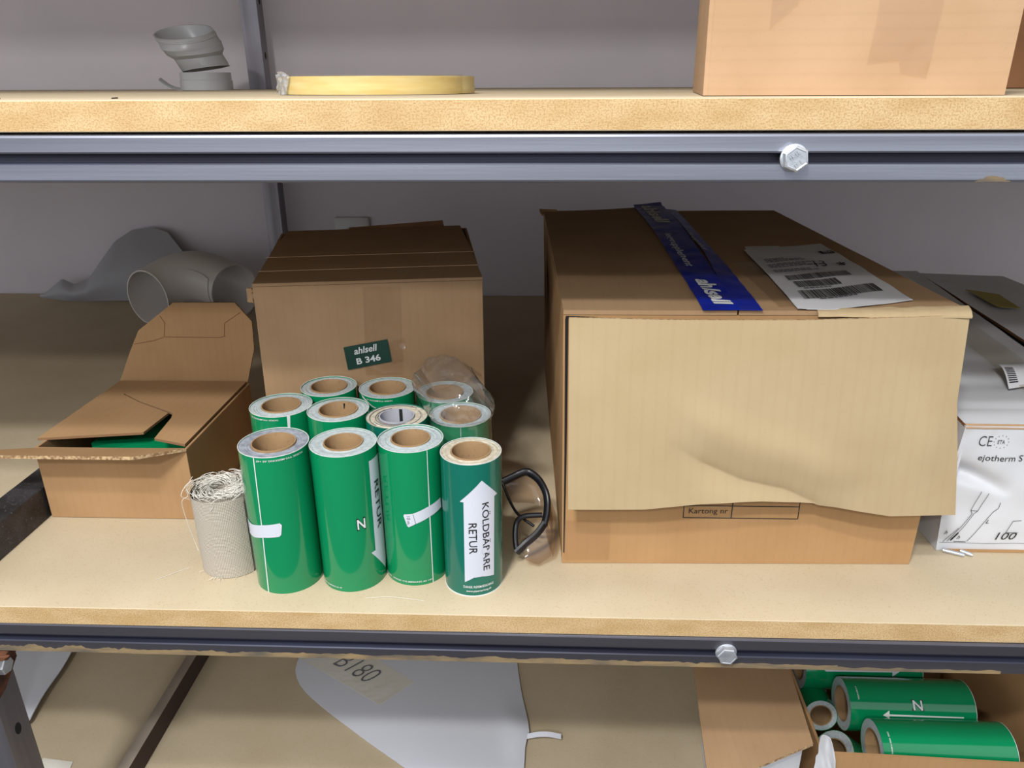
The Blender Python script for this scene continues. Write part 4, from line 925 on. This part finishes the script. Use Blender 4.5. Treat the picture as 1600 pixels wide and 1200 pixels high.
# ------------------------------------------------------------------ back of the middle shelf: pvc elbow jacket and sheet
def elbow():
    C = Vector((-0.8290, 1.0200, 0.0)); R = 0.135; r = 0.0655; zc = r + 0.0008
    t = thing('pipe_elbow_cover', 'off-white plastic elbow cover for pipes, lying behind the open box', 'pipe cover', (C.x, C.y + R, 0))
    def P(u, v, rr):
        a = math.radians(157 - 98 * u); th = 2 * math.pi * v
        ro = rr * (1 + 0.06 * (abs(2 * u - 1) ** 6)); ct = Vector((C.x + R * math.cos(a), C.y + R * math.sin(a), zc + 0.034 * math.sin(math.pi * u))); rad = Vector((math.cos(a), math.sin(a), 0))
        return ct + rad * (ro * math.cos(th)) + Vector((0, 0, ro * math.sin(th)))
    b = MB(); nu, nv = 28, 48
    for rr in (r, r - 0.003):
        o = len(b.v)
        for i in range(nu + 1):
            for j in range(nv): p = P(i / nu, j / nv, rr); p.z = max(p.z, 0.0006 + (r - rr)); b.v.append(tuple(p))
        for i in range(nu):
            for j in range(nv): b.f.append((o + i * nv + j, o + (i + 1) * nv + j, o + (i + 1) * nv + (j + 1) % nv, o + i * nv + (j + 1) % nv)); b.mi.append(0)
    o2 = (nu + 1) * nv
    for i in (0, nu):
        for j in range(nv): b.f.append((i * nv + j, i * nv + (j + 1) % nv, o2 + i * nv + (j + 1) % nv, o2 + i * nv + j)); b.mi.append(0)
    part('shell', b, M['pvc_cream'], t, smooth=60)
    b = MB()
    def st(u, v):
        a = math.radians(132 - 62 * u); th = math.radians(152 + 66 * v); rr = r + 0.0016
        ct = Vector((C.x + R * math.cos(a), C.y + R * math.sin(a), zc + 0.034 * math.sin(math.pi * (157 - math.degrees(a)) / 98))); return ct + Vector((math.cos(a), math.sin(a), 0)) * (rr * math.cos(th)) + Vector((0, 0, rr * math.sin(th)))
    b.sheet(st, 14, 10, 0.001); part('closing_strip', b, M['pvc_cream'], t, smooth=60)
elbow()
def gore():
    lower = [(-1.370, 1.30, 0.012), (-1.3000, 1.283, 0.002), (-1.24, 1.275, 0.0015), (-1.142, 1.27, 0.003), (-1.05, 1.27, 0.0025), (-0.960, 1.275, 0.0025)]
    upper = [(-1.355, 1.31, 0.018), (-1.3000, 1.315, 0.060), (-1.268, 1.318, 0.045), (-1.226, 1.32, 0.060), (-1.185, 1.325, 0.113), (-1.150, 1.328, 0.156), (-1.100, 1.332, 0.186), (-1.046, 1.335, 0.192), (-1.003, 1.335, 0.180), (-0.955, 1.332, 0.120)]
    b = MB()
    def P(u, v):
        x = -1.365 + 0.41 * u; lo = interp(x, [p[0] for p in lower], [p[2] for p in lower]); hi = interp(x, [p[0] for p in upper], [p[2] for p in upper])
        z = lo + (hi - lo) * v; y = 1.275 + 0.30 * (z / 1.0) + 0.02 * (1 - v) * math.sin(math.pi * u) * 0 - 0.02 * math.sin(math.pi * min(1, v)) * math.sin(math.pi * u)
        return (x, y, z)
    b.sheet(P, 60, 12, 0.0015)
    o = part('plastic_sheet', b, M['pvc_mid'], loc=(-1.12, 1.28, 0), smooth=60)
    props(o, 'grey-white cut plastic sheet leaning on the wall behind the elbow cover', 'plastic sheet')
gore()

# ------------------------------------------------------------------ upper shelf
def pipe():
    Y = 1.0; z0 = G + 0.0006; s = 1.0
    t = thing('pipe_fitting', 'short grey plastic pipe coupling standing on the upper shelf under the bend', 'pipe fitting', (-0.701, Y, G))
    b = MB(); r = 0.0518
    b.lathe([(r, 0.0), (r + 0.0005, 0.012), (r + 0.0005, 0.018), (r - 0.001, 0.020), (r - 0.001, 0.034), (r - 0.004, 0.034), (r - 0.004, 0.0)], 48, (-0.7000, Y, z0)); part('ring', b, M['pvc_grey'], t, smooth=35)
    t2 = thing('pipe_bend', 'grey plastic pipe bend tilted on top of the short coupling, upper shelf', 'pipe fitting', (-0.705, Y, z0 + 0.036))
    prof = [(0.0475, 0.0), (0.0475, 0.004), (0.0480, 0.005), (0.0480, 0.022), (0.0482, 0.026), (0.0570, 0.036), (0.0585, 0.046), (0.0600, 0.050), (0.0585, 0.054), (0.0585, 0.066), (0.0597, 0.067), (0.0597, 0.0695), (0.0585, 0.0705), (0.0585, 0.074), (0.0592, 0.076), (0.0560, 0.076), (0.0550, 0.045), (0.0450, 0.030), (0.0450, 0.0)]
    b = MB(); seg = 56
    axis = []
    for (rr, zz) in prof: axis.append((rr, zz))
    def place(rr, zz, a):
        k = max(0, min(1, zz / 0.06)); cx = -0.6965 - 0.44 * max(0, zz); cz = z0 + 0.0412 + zz * 0.92
        p = Matrix.Rotation(math.radians(-8 * (1 - k)), 3, 'Y') @ Vector((rr * math.cos(a), rr * math.sin(a), 0)); p = Matrix.Rotation(math.radians(17) * k, 3, 'X') @ p
        return Vector((cx, Y - 0.1 * zz, cz)) + p
    n = len(prof)
    for k in range(seg):
        for (rr, zz) in prof: b.v.append(tuple(place(rr, zz, 2 * math.pi * k / seg)))
    for k in range(seg):
        for i in range(n): b.f.append((k * n + i, ((k + 1) % seg) * n + i, ((k + 1) % seg) * n + (i + 1) % n, k * n + (i + 1) % n)); b.mi.append(0)
    part('bend', b, M['pvc_grey'], t2, smooth=35)
    b = MB(); b.sheet(lambda u, v: (-0.797 + 0.045 * u, Y - 0.01 + 0.02 * v, G + 0.0012 + 0.020 * (1 - u) ** 2 + 0.004 * math.sin(3.1 * v)), 8, 4, 0.0016, 0)
    o = part('plastic_offcut', b, M['pvc_grey'], loc=(-0.78, Y, G), smooth=50); props(o, 'small curled plastic offcut lying left of the grey pipe coupling', 'offcut')
pipe()
def coil():
    R = 0.1190; c = Vector((-0.2000, 0.315, G)); h = 0.0200
    t = thing('edge_banding_coil', 'yellow coil of edge banding lying flat on the upper shelf', 'coil', c)
    b = MB(); prof = [(R - 0.02, 0.0008), (R, 0.0008)] + [(R + 0.0004 * math.sin(k * 1.3), 0.0008 + h * k / 6) for k in range(1, 6)] + [(R, h), (R - 0.02, h)]
    b.lathe(prof, 96, c); part('banding', b, M['banding'], t, smooth=40)
    b = MB()
    def wrapf(u, v):
        a = math.radians(-174 + 150 * u); z = 0.0006 + (h + 0.001) * v; r = R + 0.0009 + 0.0009 * nz((u * 9, v * 3, 1), 2.2); return c + Vector((r * math.cos(a), r * math.sin(a), z))
    b.sheet(wrapf, 80, 8, 0); part('stretch_film', b, M['tape'], t, smooth=50)
    b = MB()
    def end(u, v):
        a = math.radians(-160 + 22 * u + 5 * v); z = 0.0006 + (h + 0.005 * u * (1 - u) * 4) * v; r = R + 0.0022 + 0.0026 * nz((u * 5, v * 5, 7), 1.6); return c + Vector((r * math.cos(a), r * math.sin(a), z))
    b.sheet(end, 14, 12, 0); part('film_end', b, M['film_white'], t, smooth=30)
coil()
def topbox():
    A = Vector((0.1495, 0.062, G)); ang = math.radians(-5.0); W = 0.259; Dp = 0.30; Hh = 0.24
    ux = Vector((math.cos(ang), math.sin(ang), 0)); uy = Vector((-math.sin(ang), math.cos(ang), 0)) 
    t = thing('cardboard_box', 'light brown taped cardboard box at the front of the upper shelf', 'box', A + ux * W / 2 + uy * Dp / 2)
    z0 = Vector((0, 0, 0.0006)); up = Vector((0, 0, Hh)); B_ = A + ux * W; C = B_ + uy * Dp - ux * 0.0; D_ = A + uy * Dp + ux * 0.02
    A2 = A + Vector((-0.003, 0, 0)); B2 = B_
    b = MB(); quadsheet(b, A + z0, B_ + z0, B2 + up, A2 + up, 0.004, 16, 16, 0.0012, 12); quadsheet(b, B_ + z0, C + z0, C + up, B2 + up, 0.004, 6, 6); quadsheet(b, C + z0, D_ + z0, D_ + up, C + up, 0.004, 6, 6); quadsheet(b, D_ + z0, A + z0, A2 + up, D_ + up, 0.004, 10, 10, 0.001, 12)
    b.poly([A + z0 + up * 0.998, B_ + z0 + up * 0.998, C + up, D_ + up], 0.004)
    part('body', b, M['card_pink'], t, smooth=30)
    n = Vector((ux.y, -ux.x, 0))
    def F(s, z, l): return A + ux * s + Vector((0, 0, z)) + n * l
    b = MB()
    def t1(u, v): s = 0.139 + 0.052 * u + 0.006 * v; z = 0.026 + 0.12 * v + 0.012 * u * (1 - v) * (-1 if u > 0.5 else 0.6); return F(s, z, 0.0016 + 0.0013 * nz((s, z, 1), 60))
    b.sheet(t1, 16, 30, 0); part('clear_tape', b, M['tape'], t, smooth=30)
    b = MB()
    def t2(u, v): s = 0.052 + 0.022 * u + 0.014 * u * v; z = 0.055 + 0.02 * u + 0.08 * v; return F(s, z, 0.0018 + 0.0013 * nz((s, z, 3), 60))
    b.sheet(t2, 10, 18, 0); part('clear_tape', b, M['tape'], t, smooth=30)
topbox()
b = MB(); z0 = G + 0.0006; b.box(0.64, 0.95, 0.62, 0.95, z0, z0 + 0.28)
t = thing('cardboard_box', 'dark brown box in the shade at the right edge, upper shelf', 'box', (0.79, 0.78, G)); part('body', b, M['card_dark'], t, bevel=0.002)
# chips of dirt on the upper board
for i, (x, y, sx) in enumerate(((-0.500, 0.030, 0.008), (-0.395, 0.05, 0.0012))):
    b = MB(); b.poly([(x - sx, y, G + 0.0012), (x + sx * 0.6, y - 0.004, G + 0.0012), (x + sx, y + 0.006, G + 0.0014), (x - sx * 0.3, y + 0.010, G + 0.0012)], 0.001)
    o = part('bark_chip', b, M['dirt'], loc=(x, y, G)); props(o, ['dark flat chip lying near the left end of the upper shelf', 'tiny dark crumb on the upper shelf, right of the flat chip'][i], 'chip')

# ------------------------------------------------------------------ bottom shelf
def loft_sheet(name, left, right, hfun, m, label, cat='plastic sheet', th=0.0016, nu=40, nv=30):
    b = MB()
    def P(u, v):
        p = along(left, v).lerp(along(right, v), u); p.z = ZB + 0.0022 + hfun(u, v); return p
    b.sheet(P, nu, nv, th)
    o = part(name, b, m, loc=(along(left, 0.5) + along(right, 0.5)) / 2, smooth=60); o.location.z = o.location.z; props(o, label, cat); return o, P
left = smooth_path([(-0.4350, 0.62, ZB), (-0.452, 0.52, ZB), (-0.4640, 0.465, ZB), (-0.4482, 0.4174, ZB), (-0.4043, 0.3708, ZB), (-0.3038, 0.2935, ZB), (-0.2146, 0.2304, ZB), (-0.15, 0.185, ZB), (-0.09, 0.135, ZB)], 5)
right = smooth_path([(-0.0550, 0.62, ZB), (-0.0400, 0.53, ZB), (-0.0348, 0.4788, ZB), (-0.0255, 0.4056, ZB), (-0.0124, 0.3304, ZB), (-0.0090, 0.300, ZB), (-0.0150, 0.2800, ZB), (-0.0162, 0.2364, ZB), (-0.02, 0.18, ZB), (-0.03, 0.12, ZB)], 5)
hs = lambda u, v: 0.010 * math.sin(math.pi * u) * (1 - 0.5 * v) + 0.008 * math.exp(-((u - 0.93) / 0.08) ** 2 - ((v - 0.62) / 0.10) ** 2) + 0.004 * u * v
sheet, SP = loft_sheet('plastic_sheet', left, right, hs, M['pvc_white'], 'white curved plastic sheet with a masking tape note, lying on the bottom shelf')
b = MB()
def tapeP(u, v):
    q = Vector((-0.440, 0.512, 0)).lerp(Vector((-0.252, 0.382, 0)), u) + Vector((0.062, 0.062, 0)) * (v - 0.5) * (1.0 - 0.12 * u) 
    q.x += 0.006 * nz((u * 0 + v * 4, v * 3, 1), 2) * (1 if u > 0.98 else 0)
    best = min(range(41), key=lambda k: abs(along(left, k / 40).y - q.y)); vv = best / 40
    l_, r_ = along(left, vv), along(right, vv); uu = max(0, min(1, (q.x - l_.x) / (r_.x - l_.x)))
    return (q.x, q.y, ZB + 0.0022 + hs(uu, vv) + 0.0016)
b.sheet(tapeP, 24, 6, 0.0003); tp_ = part('masking_tape', b, M['masking'], sheet, loc=None)
tp_.location = (0, 0, 0)
vs, fs, tw, th_ = text_mesh('B180', -0.012, 0.1)
mb = MB(); mb.add([Vector(tapeP(0.33 + 0.40 * x / tw, 0.28 + 0.5 * y / th_)) + Vector((0, 0, 0.0012)) for x, y in vs], fs); part('lettering', mb, M['ink_grey'], sheet)
# small folded tab sticking out to the right
b = MB(); b.sheet(lambda u, v: (-0.012 + 0.058 * u, 0.288 + 0.008 * v, ZB + 0.010 + 0.006 * math.sin(3 * u) + 0.003 * v), 8, 2, 0.0012); part('folded_tab', b, M['pvc_white'], sheet)
left = smooth_path([(-1.40, 0.62, ZB), (-1.35, 0.45, ZB), (-1.22, 0.30, ZB), (-1.05, 0.22, ZB), (-0.93, 0.20, ZB)], 5)
right = smooth_path([(-0.95, 0.62, ZB), (-0.92, 0.50, ZB), (-0.906, 0.43, ZB), (-0.900, 0.36, ZB), (-0.888, 0.300, ZB)], 5)
loft_sheet('plastic_sheet', left, right, lambda u, v: 0.012 * math.sin(math.pi * u) + 0.010 * max(0, u - 0.85) / 0.15, M['pvc_white'], 'white curled plastic sheet behind the front upright at the bottom left')
b = MB(); b.poly([(-0.825, 0.232, ZB + 0.0006), (-0.770, 0.226, ZB + 0.0006), (-0.760, 0.180, ZB + 0.0006), (-0.815, 0.185, ZB + 0.0006)], 0.0005)
o = part('paper_note', b, M['masking'], loc=(-0.79, 0.2, ZB)); props(o, 'scrap of pale note paper on the bottom shelf beside the upright', 'paper')

# carton holding more rolls, lower right
def rollbox():
    x0, x1, y0, y1, zt = 0.3960, 0.700, 0.0715, 0.36, -0.2710; th = 0.004
    t = thing('cardboard_box', 'open tan cardboard box full of green rolls on the bottom shelf', 'box', ((x0 + x1) / 2, (y0 + y1) / 2, ZB))
    b = MB(); zb = ZB + 0.0006
    quadsheet(b, (x0, y0, zb), (x1, y0, zb), (x1, y0 - 0.001, zt - 0.012), (x0, y0, zt), th, 10, 8, 0.001, 10)
    quadsheet(b, (x1, y0, zb), (x1, y1, zb), (x1, y1, zt + 0.08), (x1, y0, zt + 0.02), th, 8, 8, 0.001, 10)
    quadsheet(b, (x1, y1, zb), (x0, y1, zb), (x0, y1, zt + 0.06), (x1, y1, zt + 0.08), th, 8, 8)
    quadsheet(b, (x0, y1, zb), (x0, y0, zb), (x0, y0, zt - 0.04), (x0, y1, zt - 0.02), th, 8, 8)
    b.box(x0 + th, x1 - th, y0 + th, y1 - th, zb, zb + 0.004)
    part('body', b, [M['card_tan'], M['fluting']], t, smooth=30)
rollbox()
def lying_roll(label, p, axis, r, H, rc=0.0235, decals=None, roll=0.0):
    t = film_roll(label, (0, 0, 0), r, H, rc); white_edge(t, (0, 0, 0), r, H)
    if decals: decals(t)
    Zl = Vector(axis).normalized(); Fv = Vector((0, -0.72, 0.70)); Yl = -(Fv - Zl * Fv.dot(Zl)).normalized(); Xl = Yl.cross(Zl)
    t.rotation_euler = Matrix((Xl, Yl, Zl)).transposed().to_euler(); t.location = p
    return t
ra = 0.0375; La = 0.1765
def dN(t):
    # find which local angle points up/front: handled by the roll argument; decals centred on angle 0
    c = (0, 0, 0)
    part('lettering', wrap_text(c, ra, 'N', 11.5, 0.0865, 0.0165, 0.0150, 'up', 0.0005, bold=0.05), M['ink'], t)
    part('lettering', wrap_text(c, ra, 'N', 10, 0.0882, 0.0132, 0.0130, 'up', 0.0009, bold=0.015), M['white_ink'], t)
    part('arrow_label', wrap_poly(c, ra, [(22, 0.045), (12, 0.054), (20, 0.054), (21.5, 0.158), (24, 0.158), (24, 0.054), (30, 0.054)]), M['white_ink'], t)
    part('lettering', wrap_text(c, ra, 'SVENSK', -38, 0.012, 0.02, 0.002, 'right', bold=0.01), M['white_ink'], t)
def dE(t): part('lettering', wrap_text((0, 0, 0), ra, PRINT, -34, 0.010, 0.034, 0.002, 'right', bold=0.01), M['white_ink'], t)
def dV(t):
    c = (0, 0, 0)
    part('arrow_label', wrap_poly(c, ra, [(-40, 0.022), (-30, 0.030), (-30, 0.130), (-44, 0.130), (-8, 0.165), (30, 0.130), (20, 0.130), (20, 0.030), (-5, 0.012)]), M['label_white'], t)
    part('lettering', wrap_text(c, ra, 'V\u00c4TSKA', 0, 0.034, 0.075, 0.009, 'up', 0.0010), M['ink'], t)
lying_roll('green film roll with thin white arrow below an N, lying in the lower box', (0.4545, 0.1960, -0.3060), (1, -0.010, 0.0), ra, La, 0.0238, dN, roll=0.0)
lying_roll('green film roll lying foremost in the lower box, right behind the front panel', (0.4680, 0.1160, -0.3060), (1, -0.004, 0.0), ra, La, 0.0238, dE)
lying_roll('green film roll with a big white lettered label, rearmost in the lower box', (0.4150, 0.2735, -0.3020), (1, 0.01, 0.0), ra, La, 0.0238, dV)
lying_roll('green film roll tilted end up at the left inside the lower box', (0.4345, 0.1520, -0.3620), (0.75, 0.10, -0.62), ra - 0.001, 0.07, 0.0235)
lying_roll('green film roll seen end on beside the brown flap of the lower box', (0.4310, 0.2000, -0.3350), (0.10, 0.9, -0.25), 0.024, 0.05, 0.015)

def flapbox():
    t = thing('cardboard_box', 'brown-topped white-sided carton left of the rolls on the bottom shelf', 'box', (0.31, 0.16, ZB))
    zt = -0.262
    T = [(0.2215, 0.030, zt - 0.010), (0.2700, 0.0365, zt - 0.006), (0.3690, 0.0790, zt), (0.3870, 0.30, zt), (0.2455, 0.30, zt)]
    b = MB(); b.poly(T, 0.004, 0, 1); part('top_flap', b, [M['card'], M['fluting']], t)
    T2 = [(0.262, 0.050), (0.272, 0.053), (0.3610, 0.0880), (0.378, 0.295), (0.285, 0.295)]
    b = MB(); n = len(T2); z1 = zt - 0.0145
    b.add([(x, y, z1) for x, y in T2] + [(x, y, ZB + 0.0006) for x, y in T2], [tuple(range(n)), tuple(range(2 * n - 1, n - 1, -1))] + [(i, (i + 1) % n, n + (i + 1) % n, n + i) for i in range(n)])
    part('body', b, M['carton_white'], t, bevel=0.001)
flapbox()
def wrap_scrap():
    b = MB()
    def P(u, v):
        p = Vector((0.3735, 0.086, -0.252)).lerp(Vector((0.3925, 0.060, -0.265)), u); p.x = 0.383 + (p.x - 0.383) * (0.35 + 0.75 * v); p += Vector((0.004 * u, -0.004 - 0.010 * v, -0.075 * v))
        p += Vector((0.3 * (u - 0.5), 0.5, 0.1)) * (0.006 * nz((u * 3, v * 5, 2), 1.3)); p.z += 0.016 * (1 - v) * math.sin(3.1 * (1 - u)); return p
    b.sheet(P, 16, 24, 0.0006)
    o = part('plastic_wrap', b, M['carton_white'], loc=(0.383, 0.066, -0.30), smooth=25); props(o, 'crumpled white plastic wrapping wedged between the two bottom shelf boxes', 'wrapping')
wrap_scrap()
# stray threads on the middle board
for i, (pts, lab) in enumerate((([(-0.196, 0.026, 0.0006), (-0.165, 0.028, 0.0009), (-0.125, 0.022, 0.0006)], 'thin pale fibre lying on the shelf in front of the green rolls'),
                               ([(-0.455, 0.053, 0.0006), (-0.435, 0.069, 0.0009), (-0.425, 0.078, 0.0006)], 'pale fibre on the shelf left of the hessian roll'))):
    b = MB(); b.tube(smooth_path(pts, 6), 0.00026, 5); o = part('fibre', b, M['thread'], loc=pts[1]); props(o, lab, 'fibre')
